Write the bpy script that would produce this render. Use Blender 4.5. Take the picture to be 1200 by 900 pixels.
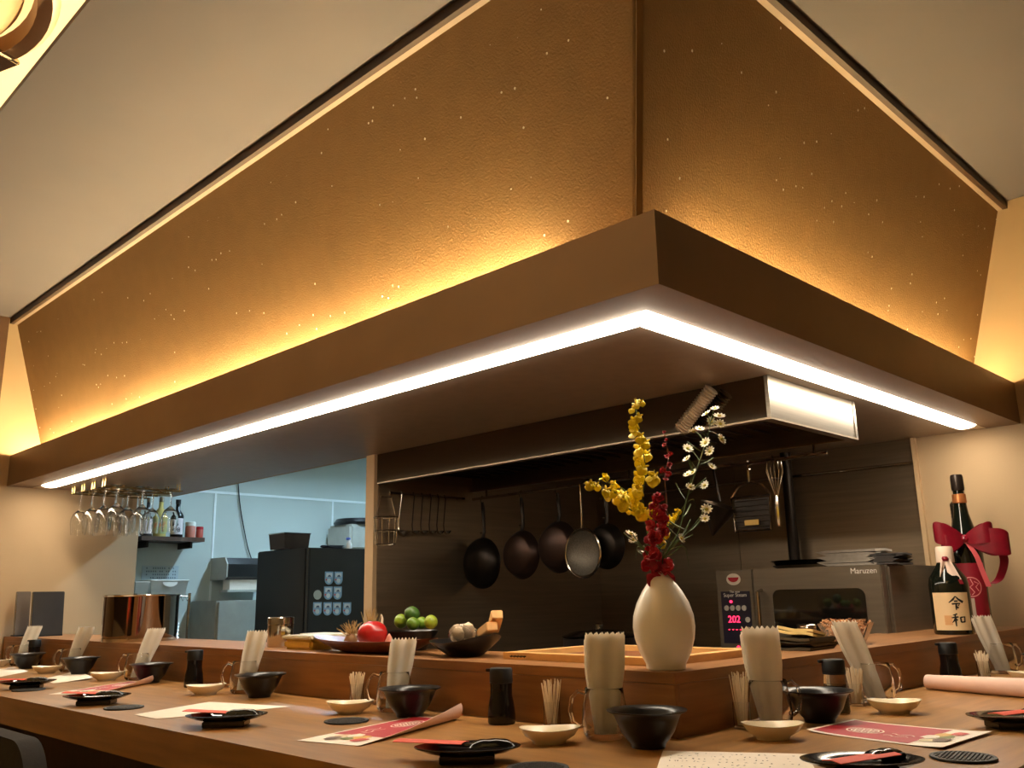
import bpy, bmesh, math, random
from mathutils import Vector, Matrix
random.seed(7)
for o in list(bpy.data.objects): bpy.data.objects.remove(o)
SC = bpy.context.scene
COL = SC.collection
PI = math.pi
# ------------------------------------------------------------------ camera
# world: +X runs along the right wing of the counter, +Y along the left wing, origin under the ledge corner
CT = 0.75                      # counter top
LT = CT + 0.13                 # ledge top
FPX, PITCH, YAW, ROLL = 1038.0, 0.23448, 0.77997, -0.02014
CAM = Vector((-1.612, -1.135, 0.294 + CT))
Fw = Vector((math.cos(YAW)*math.cos(PITCH), math.sin(YAW)*math.cos(PITCH), math.sin(PITCH)))
R0 = Vector((math.sin(YAW), -math.cos(YAW), 0)); U0 = R0.cross(Fw)
Rt = math.cos(ROLL)*R0 + math.sin(ROLL)*U0
Up = -math.sin(ROLL)*R0 + math.cos(ROLL)*U0
cd = bpy.data.cameras.new('camera'); cam = bpy.data.objects.new('camera', cd); COL.objects.link(cam)
cd.sensor_width = 36; cd.lens = FPX/1200*36; cd.clip_start = .02
m = Matrix((Rt, Up, -Fw)).transposed().to_4x4(); m.translation = CAM
cam.matrix_world = m; SC.camera = cam
# ------------------------------------------------------------------ light, exposure
SC.view_settings.view_transform = 'Standard'; SC.view_settings.look = 'None'
SC.view_settings.gamma = 1; SC.view_settings.use_curve_mapping = False
SC.view_settings.exposure = 0.45
W = bpy.data.worlds.new('world'); SC.world = W; W.use_nodes = True
W.node_tree.nodes['Background'].inputs[0].default_value = (.9, .75, .6, 1)
W.node_tree.nodes['Background'].inputs[1].default_value = 0
E_LED, E_COVE_L, E_COVE_R, E_COFFER, E_PANTRY = 25, 165, 100, 17, 300

def ray(px, py): return Fw*FPX + Rt*(px-600) + Up*(450-py)
def at(px, py, **k):           # pixel + a plane the thing touches -> point
    (a, v), = k.items(); i = 'xyz'.index(a); d = ray(px, py)
    return CAM + d*((v-CAM[i])/d[i])
def proj(p):
    q = Vector(p)-CAM; w = Fw.dot(q); return 600+FPX*Rt.dot(q)/w, 450-FPX*Up.dot(q)/w
def along(px, axis, fixed, z):  # point on a ledge line (x or y fixed) that shows at pixel column px
    lo, hi = -.5, 8.
    for _ in range(50):
        mid = (lo+hi)/2
        p = (fixed, mid, z) if axis == 'y' else (mid, fixed, z)
        x = proj(p)[0]
        if (x > px) == (axis == 'y'): lo = mid
        else: hi = mid
    return Vector((fixed, lo, z)) if axis == 'y' else Vector((lo, fixed, z))
# ------------------------------------------------------------------ materials
def lin(c): return tuple(((v/255)/12.92 if v/255 <= .04045 else ((v/255+.055)/1.055)**2.4) for v in c)
MATS = {}
def mat(name, rgb, rough=.5, metal=0, var=.08, scale=12, stretch=(1,1,1), bump=0, bscale=60, trans=0, ior=1.45,
        emit=None, estr=0, coat=0, alpha=1, detail=4, rgb2=None, sub=0, spec=None):
    if name in MATS: return MATS[name]
    M = bpy.data.materials.new(name); M.use_nodes = True; MATS[name] = M
    nt = M.node_tree; b = nt.nodes['Principled BSDF']; c = lin(rgb)
    tc = nt.nodes.new('ShaderNodeTexCoord'); mp = nt.nodes.new('ShaderNodeMapping'); mp.inputs['Scale'].default_value = stretch
    nt.links.new(tc.outputs['Object'], mp.inputs[0])
    nz = nt.nodes.new('ShaderNodeTexNoise'); nz.inputs['Scale'].default_value = scale; nz.inputs['Detail'].default_value = detail
    nt.links.new(mp.outputs[0], nz.inputs['Vector'])
    rp = nt.nodes.new('ShaderNodeValToRGB')
    lo = tuple(max(0, v*(1-var)) for v in c); hi = tuple(min(1, v*(1+var)) for v in c)
    if rgb2: lo, hi = lin(rgb2), c
    rp.color_ramp.elements[0].position = .3; rp.color_ramp.elements[1].position = .7
    rp.color_ramp.elements[0].color = (*lo, 1); rp.color_ramp.elements[1].color = (*hi, 1)
    nt.links.new(nz.outputs['Fac'], rp.inputs[0]); nt.links.new(rp.outputs[0], b.inputs['Base Color'])
    b.inputs['Roughness'].default_value = rough; b.inputs['Metallic'].default_value = metal
    b.inputs['Transmission Weight'].default_value = trans; b.inputs['IOR'].default_value = ior
    b.inputs['Coat Weight'].default_value = coat; b.inputs['Alpha'].default_value = alpha
    if spec is not None: b.inputs['Specular IOR Level'].default_value = spec
    if sub:
        b.inputs['Subsurface Weight'].default_value = sub; b.inputs['Subsurface Radius'].default_value = (.01,.008,.006); b.inputs['Subsurface Scale'].default_value = .3
    if emit:
        b.inputs['Emission Color'].default_value = (*lin(emit), 1); b.inputs['Emission Strength'].default_value = estr
    if bump:
        n2 = nt.nodes.new('ShaderNodeTexNoise'); n2.inputs['Scale'].default_value = bscale; n2.inputs['Detail'].default_value = 3
        nt.links.new(mp.outputs[0], n2.inputs['Vector'])
        bp = nt.nodes.new('ShaderNodeBump'); bp.inputs['Strength'].default_value = bump; bp.inputs['Distance'].default_value = .004
        nt.links.new(n2.outputs['Fac'], bp.inputs['Height']); nt.links.new(bp.outputs[0], b.inputs['Normal'])
    return M
def gold_plaster():
    M = mat('gold_plaster', (138,107,66), .75, var=.05, scale=14, bump=.5, bscale=170)
    nt = M.node_tree; b = nt.nodes['Principled BSDF']; rp = next(n for n in nt.nodes if n.type == 'VALTORGB')
    tc = next(n for n in nt.nodes if n.type == 'TEX_COORD')
    v = nt.nodes.new('ShaderNodeTexVoronoi'); v.inputs['Scale'].default_value = 26; nt.links.new(tc.outputs['Object'], v.inputs['Vector'])
    wn = nt.nodes.new('ShaderNodeTexNoise'); wn.inputs['Scale'].default_value = 3.2; nt.links.new(tc.outputs['Object'], wn.inputs['Vector'])
    sep = nt.nodes.new('ShaderNodeSeparateColor'); nt.links.new(v.outputs['Color'], sep.inputs[0])
    # a mica fleck: near a cell centre, in a few random cells
    a = nt.nodes.new('ShaderNodeMath'); a.operation = 'LESS_THAN'; a.inputs[1].default_value = .10; nt.links.new(v.outputs['Distance'], a.inputs[0])
    c = nt.nodes.new('ShaderNodeMath'); c.operation = 'MULTIPLY_ADD'; c.inputs[1].default_value = 1; nt.links.new(sep.outputs[0], c.inputs[0]); nt.links.new(wn.outputs['Fac'], c.inputs[2])
    g = nt.nodes.new('ShaderNodeMath'); g.operation = 'GREATER_THAN'; g.inputs[1].default_value = 1.24; nt.links.new(c.outputs[0], g.inputs[0])
    ml = nt.nodes.new('ShaderNodeMath'); ml.operation = 'MULTIPLY'; nt.links.new(a.outputs[0], ml.inputs[0]); nt.links.new(g.outputs[0], ml.inputs[1])
    mx = nt.nodes.new('ShaderNodeMix'); mx.data_type = 'RGBA'; nt.links.new(ml.outputs[0], mx.inputs[0])
    nt.links.new(rp.outputs[0], mx.inputs[6]); mx.inputs[7].default_value = (.95,.9,.75,1)
    nt.links.new(mx.outputs[2], b.inputs['Base Color'])
    return M
woodY = lambda: mat('counter_wood_long', (160,116,64), .32, var=.2, scale=3, stretch=(14,1.2,14), bump=.05, bscale=20, coat=.15)
woodX = lambda: mat('counter_wood_cross', (160,116,64), .32, var=.2, scale=3, stretch=(1.2,14,14), bump=.05, bscale=20, coat=.15)
ledY = lambda: mat('ledge_wood_long', (142,98,58), .38, var=.25, scale=3, stretch=(14,1.1,14), bump=.06, bscale=20)
ledX = lambda: mat('ledge_wood_cross', (142,98,58), .38, var=.25, scale=3, stretch=(1.1,14,14), bump=.06, bscale=20)
hinoki = lambda: mat('pale_cypress', (214,166,104), .5, var=.12, scale=5, stretch=(4,4,12))
steel = lambda: mat('brushed_steel', (120,112,100), .28, 1, var=.12, scale=4, stretch=(1,1,40))
steelw = lambda: mat('steel_cladding', (132,116,96), .36, .75, var=.1, scale=3, stretch=(1,1,25), bump=.03, bscale=8)
mirror = lambda: mat('polished_steel', (96,86,72), .04, 1, var=.04, scale=3)
soffm = lambda: mat('soffit_steel', (168,152,136), .42, .55, var=.06, scale=3, stretch=(6,6,1))
chrome = lambda: mat('chrome', (190,182,170), .14, 1, var=.04)
brass = lambda: mat('brass', (190,160,100), .25, 1, var=.05)
fasc = lambda: mat('fascia_bronze', (140,112,86), .45, .2, var=.08, scale=4)
beige = lambda: mat('beige_paint', (176,150,116), .8, var=.04, scale=3, bump=.08, bscale=160)
cream = lambda: mat('cream_paint', (238,216,172), .8, var=.03, scale=3, bump=.05, bscale=160)
teal = lambda: mat('pale_panel', (190,200,194), .35, var=.03, scale=2)
ceilm = lambda: mat('ceiling_paint', (98,93,95), .85, var=.03, scale=2)
darkwood = lambda: mat('dark_wood', (70,46,30), .5, var=.2, scale=4, stretch=(8,8,1.5))
blackm = lambda: mat('black_ceramic', (22,20,20), .28, var=.2, scale=14)
blackgloss = lambda: mat('black_gloss', (14,12,12), .12, var=.2, scale=10)
blackmatte = lambda: mat('black_matte', (12,12,12), .55, var=.25, scale=30)
creamcer = lambda: mat('cream_ceramic', (226,212,182), .25, var=.04, scale=10)
vasew = lambda: mat('white_porcelain', (230,224,210), .28, var=.02, scale=5)
glass = lambda: mat('clear_glass', (250,250,248), .02, trans=1, ior=1.45, var=0)
plastic = lambda: mat('clear_plastic', (248,246,240), .12, trans=1, ior=1.2, var=0)
paperw = lambda: mat('white_paper', (236,226,212), .8, var=.03, scale=20)
def napm():
    if 'napkin_paper' in MATS: return MATS['napkin_paper']
    M = mat('napkin_paper', (246,241,230), .85, var=.03, scale=30); nt = M.node_tree      # thin paper lets light through
    tr_ = nt.nodes.new('ShaderNodeBsdfTranslucent'); tr_.inputs[0].default_value = (.92,.88,.80,1)
    mx = nt.nodes.new('ShaderNodeMixShader'); mx.inputs[0].default_value = .42; out = nt.nodes['Material Output']
    nt.links.new(nt.nodes['Principled BSDF'].outputs[0], mx.inputs[1]); nt.links.new(tr_.outputs[0], mx.inputs[2]); nt.links.new(mx.outputs[0], out.inputs[0])
    return M
redp = lambda: mat('red_print', (168,22,36), .5, var=.06, scale=8)
pinkp = lambda: mat('pink_paper_back', (228,190,172), .7, var=.04, scale=10)
sleevem = lambda: mat('orange_red_paper', (230,84,56), .65, var=.05, scale=20)
ink = lambda: mat('black_ink', (24,20,18), .6, var=.2)
iron = lambda: mat('dark_iron', (44,38,34), .38, .8, var=.2, scale=10)
# ------------------------------------------------------------------ mesh helpers
def box(bm, x0, x1, y0, y1, z0, z1, bev=0):
    vs = [bm.verts.new((x,y,z)) for z in (z0,z1) for x,y in ((x0,y0),(x1,y0),(x1,y1),(x0,y1))]
    fs = [bm.faces.new([vs[i] for i in q]) for q in ((3,2,1,0),(4,5,6,7),(0,1,5,4),(1,2,6,5),(2,3,7,6),(3,0,4,7))]
    if bev:
        es = list({e for f in fs for e in f.edges})
        bmesh.ops.bevel(bm, geom=es, offset=bev, segments=2, affect='EDGES')
    return bm
def B(*a, **k): return box(bmesh.new(), *a, **k)
def lathe(bm, prof, n=28, c=(0,0,0), sx=1, sy=1, fn=None):
    rings = []
    for r, z in prof:
        if r < 1e-6: rings.append([bm.verts.new((c[0],c[1],c[2]+z))])
        else: rings.append([bm.verts.new((c[0]+r*sx*math.cos(2*PI*i/n), c[1]+r*sy*math.sin(2*PI*i/n), c[2]+z)) for i in range(n)])
    for a, b in zip(rings, rings[1:]):
        for i in range(n):
            j = (i+1) % n
            if len(a) == 1 and len(b) == 1: continue
            if len(a) == 1: bm.faces.new((a[0], b[j], b[i]))
            elif len(b) == 1: bm.faces.new((a[i], a[j], b[0]))
            else: bm.faces.new((a[i], a[j], b[j], b[i]))
    if fn:
        for rg in rings:
            for v in rg: v.co = fn(v.co)
    return bm
def LA(prof, **k): return lathe(bmesh.new(), prof, **k)
def tube(bm, pts, r, n=8, closed=False):
    pts = [Vector(p) for p in pts]; rs = r if isinstance(r, (list, tuple)) else [r]*len(pts)
    rings = []; up = None
    for i, p in enumerate(pts):
        if closed: t = pts[(i+1) % len(pts)]-pts[i-1]
        else: t = pts[min(i+1, len(pts)-1)]-pts[max(i-1, 0)]
        t.normalize()
        if up is None: up = Vector((0,0,1)) if abs(t.z) < .9 else Vector((1,0,0))
        s = t.cross(up); s.normalize(); up = s.cross(t)
        rings.append([bm.verts.new(p + (s*math.cos(2*PI*k/n)+up*math.sin(2*PI*k/n))*rs[i]) for k in range(n)])
    pr = list(zip(rings, rings[1:])) + ([(rings[-1], rings[0])] if closed else [])
    for a, b in pr:
        for k in range(n): bm.faces.new((a[k], a[(k+1) % n], b[(k+1) % n], b[k]))
    if not closed:
        bm.faces.new(rings[0][::-1]); bm.faces.new(rings[-1])
    return bm
def TU(pts, r, **k): return tube(bmesh.new(), pts, r, **k)
def prism(bm, poly, d, fn=None):   # polygon in xy, extruded from z=0 to z=d
    a = [bm.verts.new((x,y,0)) for x,y in poly]; b = [bm.verts.new((x,y,d)) for x,y in poly]
    bm.faces.new(a[::-1]); bm.faces.new(b); n = len(poly)
    for i in range(n): bm.faces.new((a[i], a[(i+1) % n], b[(i+1) % n], b[i]))
    if fn:
        for v in a+b: v.co = fn(v.co)
    return bm
def PR(*a, **k): return prism(bmesh.new(), *a, **k)
def sheet(fn, nu, nv, th=.0006):   # thin closed sheet; fn(u,v)->(point); slot 0 on top, slot 1 below
    bm = bmesh.new()
    P = [[Vector(fn(i/nu, j/nv)) for j in range(nv+1)] for i in range(nu+1)]
    def nrm(i, j):
        a = P[min(i+1,nu)][j]-P[max(i-1,0)][j]; b = P[i][min(j+1,nv)]-P[i][max(j-1,0)]
        n = a.cross(b); n.normalize(); return n
    T = [[bm.verts.new(P[i][j]+nrm(i,j)*th/2) for j in range(nv+1)] for i in range(nu+1)]
    Q = [[bm.verts.new(P[i][j]-nrm(i,j)*th/2) for j in range(nv+1)] for i in range(nu+1)]
    for i in range(nu):
        for j in range(nv):
            bm.faces.new((T[i][j], T[i+1][j], T[i+1][j+1], T[i][j+1]))
            f = bm.faces.new((Q[i][j], Q[i][j+1], Q[i+1][j+1], Q[i+1][j])); f.material_index = 1
    for i in range(nu):
        bm.faces.new((Q[i][0], Q[i+1][0], T[i+1][0], T[i][0])); bm.faces.new((T[i][nv], T[i+1][nv], Q[i+1][nv], Q[i][nv]))
    for j in range(nv):
        bm.faces.new((T[0][j], T[0][j+1], Q[0][j+1], Q[0][j])); bm.faces.new((Q[nu][j], Q[nu][j+1], T[nu][j+1], T[nu][j]))
    return bm
def obj(name, bm, mt, parent=None, smooth=True, loc=None):
    me = bpy.data.meshes.new(name)
    if isinstance(bm, bpy.types.Mesh): me = bm
    else:
        bmesh.ops.recalc_face_normals(bm, faces=bm.faces); bm.to_mesh(me); bm.free()
    o = bpy.data.objects.new(name, me); COL.objects.link(o)
    for q in (mt if isinstance(mt, (list, tuple)) else [mt]):
        if q and not any(s == q for s in me.materials): me.materials.append(q)
    if smooth:
        for p in me.polygons: p.use_smooth = True
        try: me.set_sharp_from_angle(angle=math.radians(40))
        except Exception: pass
    if parent: o.parent = parent
    if loc: o.location = loc
    return o
def tag(o, label, cat, group=None):
    o['label'] = label; o['category'] = cat
    if group: o['group'] = group
    return o
def thing(name, label, cat, loc=(0,0,0), rz=0, group=None):
    o = bpy.data.objects.new(name, None); COL.objects.link(o); o.empty_display_size = .05
    o.location = loc; o.rotation_euler = (0,0,rz); return tag(o, label, cat, group)
def struct(name, bm, mt, parent=None, label=None, smooth=False):
    o = obj(name, bm, mt, parent, smooth)
    if not parent: o['kind'] = 'structure'
    if label: o['label'] = label
    return o
def dup(root, loc, rz, label, group=None):
    def cp(o, par):
        c = o.copy(); COL.objects.link(c); c.parent = par
        for ch in [q for q in bpy.data.objects if q.parent == o]: cp(ch, c)
        return c
    r = cp(root, None); r.location = loc; r.rotation_euler = (0,0,rz); r['label'] = label
    if group: r['group'] = group
    return r
def textmesh(s, size, depth=.0006, align='CENTER'):
    cu = bpy.data.curves.new('t', 'FONT'); cu.body = s; cu.size = size; cu.extrude = depth; cu.align_x = align; cu.align_y = 'CENTER'
    o = bpy.data.objects.new('t', cu); COL.objects.link(o); bpy.context.view_layer.update()
    me = bpy.data.meshes.new_from_object(o.evaluated_get(bpy.context.evaluated_depsgraph_get()))
    bpy.data.objects.remove(o); return me
def xform(me_or_bm, M):
    if isinstance(me_or_bm, bpy.types.Mesh): me_or_bm.transform(M)
    else: bmesh.ops.transform(me_or_bm, matrix=M, verts=me_or_bm.verts)
    return me_or_bm
def stroke(bm, pts, w, fn, z=.0004):   # brush stroke ribbon on a surface fn(u,v,h)->point
    pts = [Vector((p[0],p[1])) for p in pts]; ws = w if isinstance(w, (list,tuple)) else [w]*len(pts)
    A = []
    for i, p in enumerate(pts):
        t = pts[min(i+1,len(pts)-1)]-pts[max(i-1,0)]; t.normalize(); n = Vector((-t.y,t.x))*ws[i]/2
        A.append((bm.verts.new(fn(*(p+n), z)), bm.verts.new(fn(*(p-n), z))))
    for a, b in zip(A, A[1:]): bm.faces.new((a[0], a[1], b[1], b[0]))
    return bm
def face_cam(p): return math.atan2(CAM.y-p[1], CAM.x-p[0])      # heading from p to the camera
# ------------------------------------------------------------------ the room
XW, YL, ZC = 2.5, 4.45, CT+1.94      # right wall, left end wall, ceiling
XA = .88                             # inner edge of the left soffit
ZS = CT+.955                         # soffit
ZF = CT+1.132                        # fascia top
OV = -.07                            # fascia face
struct('floor', B(-3.6,3.6,-3.6,5.1,-.1,0), mat('floor_tile', (70,58,48), .5, var=.15, scale=4))
# ceiling with a lit coffer over the seats
XC = -.893; YC0, YC1, XC0 = -1.4, 3.4, -2.7
cl = bmesh.new()
for a in ((-3.6,XC0,-3.6,5.1),(XC,3.6,-3.6,5.1),(XC0,XC,-3.6,YC0),(XC0,XC,YC1,5.1)): box(cl, a[0],a[1],a[2],a[3],ZC,ZC+.02)
ce = struct('ceiling', cl, ceilm())
cf = bmesh.new(); box(cf, XC0-.15,XC+.15,YC0-.15,YC1+.15,ZC+.22,ZC+.25)
for a in ((XC0-.17,XC0-.15,YC0-.17,YC1+.17),(XC+.15,XC+.17,YC0-.17,YC1+.17),(XC0-.15,XC+.15,YC0-.17,YC0-.15),(XC0-.15,XC+.15,YC1+.15,YC1+.17)):
    box(cf, a[0],a[1],a[2],a[3],ZC+.02,ZC+.25)
struct('ceiling_coffer', cf, cream(), ce)
wl = bmesh.new(); box(wl, -3.6,.70,YL,YL+.1,0,ZC); box(wl, .70,3.6,YL,YL+.1,ZS+.5,ZC)
struct('wall_left', wl, beige())
struct('wall_right', B(XW,XW+.1,-3.6,2.305,0,ZC), beige())
struct('wall_front', B(-3.7,-3.6,-3.6,5.1,0,ZC), cream())
struct('wall_near', B(-3.6,XW,-3.7,-3.6,0,ZC), cream())
wp = struct('wall_partition', B(XA-.01,XW,2.242,2.305,0,ZC), beige())
obj('steel_cladding', B(XA+.012,XW-.004,2.234,2.242,CT-.7,ZS+.4), steelw(), wp, False)
cw = bmesh.new(); box(cw, XW-.008,XW,.38,1.3,CT-.7,ZS); c1 = obj('steel_cladding', cw, steelw(), bpy.data.objects['wall_right'], False)
obj('steel_cladding', B(XW-.008,XW,1.304,2.234,CT-.7,ZS), steelw(), bpy.data.objects['wall_right'], False)
obj('corner_trim', B(XW-.022,XW,.362,.38,CT-.4,ZS), mat('trim_beige', (196,166,128), .5), bpy.data.objects['wall_right'], False)
obj('cladding_fold', TU([(XW-.014,.382,CT+.842),(XW-.014,2.2,CT+.842)], .008, n=10), chrome(), bpy.data.objects['wall_right'])
# pantry beyond the opening
pb = struct('wall_back', B(.3,3.6,5.0,5.1,0,ZC), teal())
seam = mat('joint_strip', (236,244,244), .35, var=.02)
ZH = CT+1.075
obj('joint_strip', B(.3,3.5,4.996,5.0,ZH-.009,ZH+.009), seam, pb, False)
for x in (1.472, 2.488):
    obj('joint_strip', B(x-.008,x+.008,4.996,5.0,CT-.7,ZH-.009), seam, pb, False)
struct('wall_pantry', B(3.5,3.6,2.3,5.0,0,ZC), teal())
struct('wall_pantry_near', B(XW+.1,3.5,2.2,2.3,0,ZC), teal())
# gold upper walls, an inverted hip leaning out towards the ceiling
GT, GZT, GB, GZB = -.112, ZC-.03, .145, ZS+.045
gp = gold_plaster()
def gold(axis):
    bm = bmesh.new()
    q = [(GB,GB,GZB),(GB,YL,GZB),(GT,YL,GZT),(GT,GT,GZT)] if axis == 'y' else [(GB,GB,GZB),(XW,GB,GZB),(XW,GT,GZT),(GT,GT,GZT)]
    n = .02
    vs = [bm.verts.new(p) for p in q]; ws = [bm.verts.new((p[0]+(n if axis=='y' else 0), p[1]+(0 if axis=='y' else n), p[2])) for p in q]
    bm.faces.new(vs); bm.faces.new(ws[::-1])
    for i in range(4): bm.faces.new((vs[i], ws[i], ws[(i+1)%4], vs[(i+1)%4]))
    return bm
struct('wall_upper_left', gold('y'), gp); struct('wall_upper_right', gold('x'), gp)
d = Vector((GT-GB,GT-GB,GZT-GZB)); p0 = Vector((GB-.004,GB-.004,GZB))
hb = TU([p0, p0+d], .011, n=4)
struct('trim_1', hb, mat('bronze_angle', (120,88,52), .4, .4))
td = mat('trim_dark', (66,46,32), .5, var=.15); tl = mat('trim_light', (150,130,112), .5, var=.05)
struct('trim_2', B(-.150,-.131,-.150,YL,ZC-.034,ZC-.0), td); struct('trim_3', B(-.131,XW,-.150,-.131,ZC-.034,ZC), td)
struct('trim_4', B(-.131,-.110,-.131,YL,ZC-.034,ZC), tl); struct('trim_5', B(-.110,XW,-.131,-.110,ZC-.034,ZC), tl)
struct('trim_6', B(-.6,-.158,YL-.012,YL,0,ZC), mat('post_brown', (92,66,46), .5, var=.1))
struct('bulkhead_light_stop', B(XA,XA+.02,2.305,YL,ZS,ZC), beige())  # unseen riser added to stop pantry light leaking up behind the gold wall
# ------------------------------------------------------------------ hood canopy
hc = thing('hood_canopy', 'bronze and steel L-shaped canopy with lit strip under gold wall', 'canopy', (0,0,ZS))
FT = ZF-ZS
obj('fascia', B(OV,OV+.018,OV,YL,0,FT), fasc(), hc, False); obj('fascia', B(OV+.018,XW,OV,OV+.018,0,FT), fasc(), hc, False)
sf = bmesh.new(); t = .014
LI, LO = .062, .152                 # light slot
box(sf, OV+.018,LI,OV+.018,YL,0,t); box(sf, LI,XW,OV+.018,LI,0,t)
obj('soffit_border', sf, fasc(), hc, False)
sf = bmesh.new(); box(sf, LO,XA,LO,YL,0,t); obj('soffit_panel', sf, soffm(), hc, False)
sf = bmesh.new(); box(sf, XA+.002,XW,LO,2.24,0,t); obj('soffit_panel', sf, soffm(), hc, False)
led = mat('led_diffuser', (255,248,236), .4, var=0, emit=(255,239,214), estr=E_LED)
def strip(axis, x0, x1):
    bm = bmesh.new(); n = 8; prof = [(LI+.001+(LO-LI-.002)*i/n, -.011*math.sin(PI*i/n)**.6 if 0 < i < n else 0) for i in range(n+1)]
    rings = []
    for e, miter in ((x0, True), (x1, False)):
        rings.append([bm.verts.new(((a, (a if miter else e), z) if axis == 'y' else ((a if miter else e), a, z))) for a, z in prof])
    for i in range(n): bm.faces.new((rings[0][i], rings[0][i+1], rings[1][i+1], rings[1][i]))
    bm.faces.new(rings[1])
    return bm
obj('led_strip', strip('y', 0, YL-.16), led, hc); obj('led_strip', strip('x', 0, XW-.13), led, hc)
unl = mat('unlit_diffuser', (236,214,186), .5, var=.02)
obj('diffuser_end', B(LI+.001,LO-.001,YL-.159,YL-.012,-.001,.004), unl, hc, False); obj('diffuser_end', B(XW-.129,XW-.012,LI+.001,LO-.001,-.001,.004), unl, hc, False)
obj('slot_backing', B(LI,LO,LI,YL,t-.004,t), unl, hc, False); obj('slot_backing', B(LO,XW,LI,LO,t-.004,t), unl, hc, False)
# trough behind the fascia and its uplights
tr = bmesh.new(); box(tr, OV+.018,GB,OV+.018,YL,t+.002,t+.012); box(tr, GB,XW,OV+.018,GB,t+.002,t+.012)
obj('trough', tr, cream(), hc, False)
cvl = mat('cove_tube_bright', (255,240,200), .4, var=0, emit=(255,232,178), estr=E_COVE_L)
cvr = mat('cove_tube_soft', (255,236,190), .4, var=0, emit=(255,228,168), estr=E_COVE_R)
def tubes(y0, y1, n, axis, mt, x, z):
    L = (y1-y0)/n
    for i in range(n):
        a, b = y0+i*L+.02, y0+(i+1)*L-.02
        obj('uplight_tube', TU([(x,a,z),(x,b,z)] if axis == 'y' else [(a,x,z),(b,x,z)], .011, n=8), mt, hc)
tubes(.36, 3.3, 3, 'y', cvl, .080, .172); tubes(3.3, 4.41, 1, 'y', cvl, .078, .165)
tubes(.25, 2.44, 2, 'x', cvr, .074, .155)
# the range hood box below the soffit
HZ = CT+.82
rh = thing('range_hood', 'polished steel range hood box under the canopy soffit', 'range hood', (0,0,HZ)); hh = ZS-HZ
obj('front_panel', B(XA,XA+.015,.212,2.232,0,hh-.001), mirror(), rh, False)
obj('end_panel', B(XA+.018,1.485,.2,.212,0,hh-.001), steel(), rh, False)
obj('rear_panel', B(1.485,1.5,.212,2.232,0,hh-.001), steel(), rh, False)
rm = bmesh.new(); box(rm, XA-.002,XA+.03,.198,2.232,-.006,0); box(rm, XA+.03,1.502,.198,.232,-.006,0); box(rm, 1.47,1.502,.232,2.232,-.006,0)
obj('end_cap', B(XA-.002,XA+.017,.198,.211,.0,hh-.001), steel(), rh, False); obj('end_cap', B(1.486,1.502,.198,.211,0,hh-.001), steel(), rh, False)
obj('rim', rm, steelw(), rh, False)
for i in range(24):
    y = .28+i*.081
    b = B(XA+.04,1.46,-.012,.012,-.002,.002); xform(b, Matrix.Translation((0,y,.06))@Matrix.Rotation(.6,4,'X')); obj('filter_slat', b, iron(), rh, False)
# ------------------------------------------------------------------ counter, ledge
CF = -.611; XE, YE = XW-.003, YL-.003
bc = thing('bar_counter', 'L-shaped pale brown wooden bar counter with thick front edge', 'counter', (0,0,0))
def wing(bm, a, b, c, d2, z0, z1): return prism(bm, (a,b,c,d2), z1-z0, lambda v: v+Vector((0,0,z0)))
obj('worktop', wing(bmesh.new(), (CF,CF),(.3,.3),(.3,YE),(CF,YE), CT-.016, CT), woodY(), bc, False)
obj('worktop', wing(bmesh.new(), (CF,CF),(XE,CF),(XE,.3),(.3,.3), CT-.016, CT), woodX(), bc, False)
obj('front_edge', B(CF+.001,CF+.03,CF+.001,YE,CT-.085,CT-.016), woodY(), bc, False)
obj('front_edge', B(CF+.03,XE,CF+.001,CF+.03,CT-.085,CT-.016), woodX(), bc, False)
obj('knee_panel', B(-.16,-.13,-.16,YE,0,CT-.016), darkwood(), bc, False); obj('knee_panel', B(-.13,XE,-.16,-.13,0,CT-.016), darkwood(), bc, False)
LD = .34
lg = thing('serving_ledge', 'raised reddish-brown wooden ledge running along the back of the counter', 'ledge', (0,0,CT))
h = LT-CT
obj('front_panel', B(.002,.02,.002,YE,0,h-.024), ledY(), lg, False); obj('front_panel', B(.02,XE,.002,.02,0,h-.024), ledX(), lg, False)
obj('top_board', wing(bmesh.new(), (0,0),(LD,LD),(LD,YE),(0,YE), h-.023, h), ledY(), lg, False)
obj('top_board', wing(bmesh.new(), (0,0),(XE,0),(XE,LD),(LD,LD), h-.023, h), ledX(), lg, False)
obj('corner_board', B(LD,.74,LD,.78,h-.023,h-.0005), ledX(), lg, False)
obj('back_panel', B(LD-.02,LD-.002,LD,YE,-CT,h-.023), steel(), lg, False); obj('back_panel', B(LD,XE,LD-.02,LD-.002,-CT,h-.023), steel(), lg, False)
# ------------------------------------------------------------------ lamps of the place
cs = mat('coffer_strip', (255,244,214), .4, var=0, emit=(255,234,192), estr=E_COFFER)
for i, a in enumerate((((XC+.06,YC0,ZC+.05),(XC+.06,YC1,ZC+.05)), ((XC0-.06,YC0,ZC+.05),(XC0-.06,YC1,ZC+.05)))):
    tag(obj(('cove_light','cove_light_offscreen')[i], TU(a, .014, n=8), cs), ('warm strip light on the coffer rim beside the gold wall', 'warm strip light on the far coffer rim')[i], 'light', 'coffer strip lights')
p = at(20, 50, z=ZC+.08)
rl = thing('ceiling_lamp', 'round bronze-rimmed ceiling lamp in the lit ceiling recess', 'lamp', (-.885-.62, 1.58, ZC+.06))
brz = mat('lamp_bronze', (150,116,84), .35, .5, var=.08)
obj('rim', LA([(.56,.0),(.60,-.004),(.62,.02),(.61,.06),(.56,.065),(.55,.05),(.56,.0)], n=64), brz, rl)
obj('shade', LA([(0,-.05),(.2,-.046),(.38,-.03),(.48,-.006),(.525,.03),(.52,.05),(0,.052)], n=64), mat('lamp_shade', (226,186,132), .5), rl)
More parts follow.
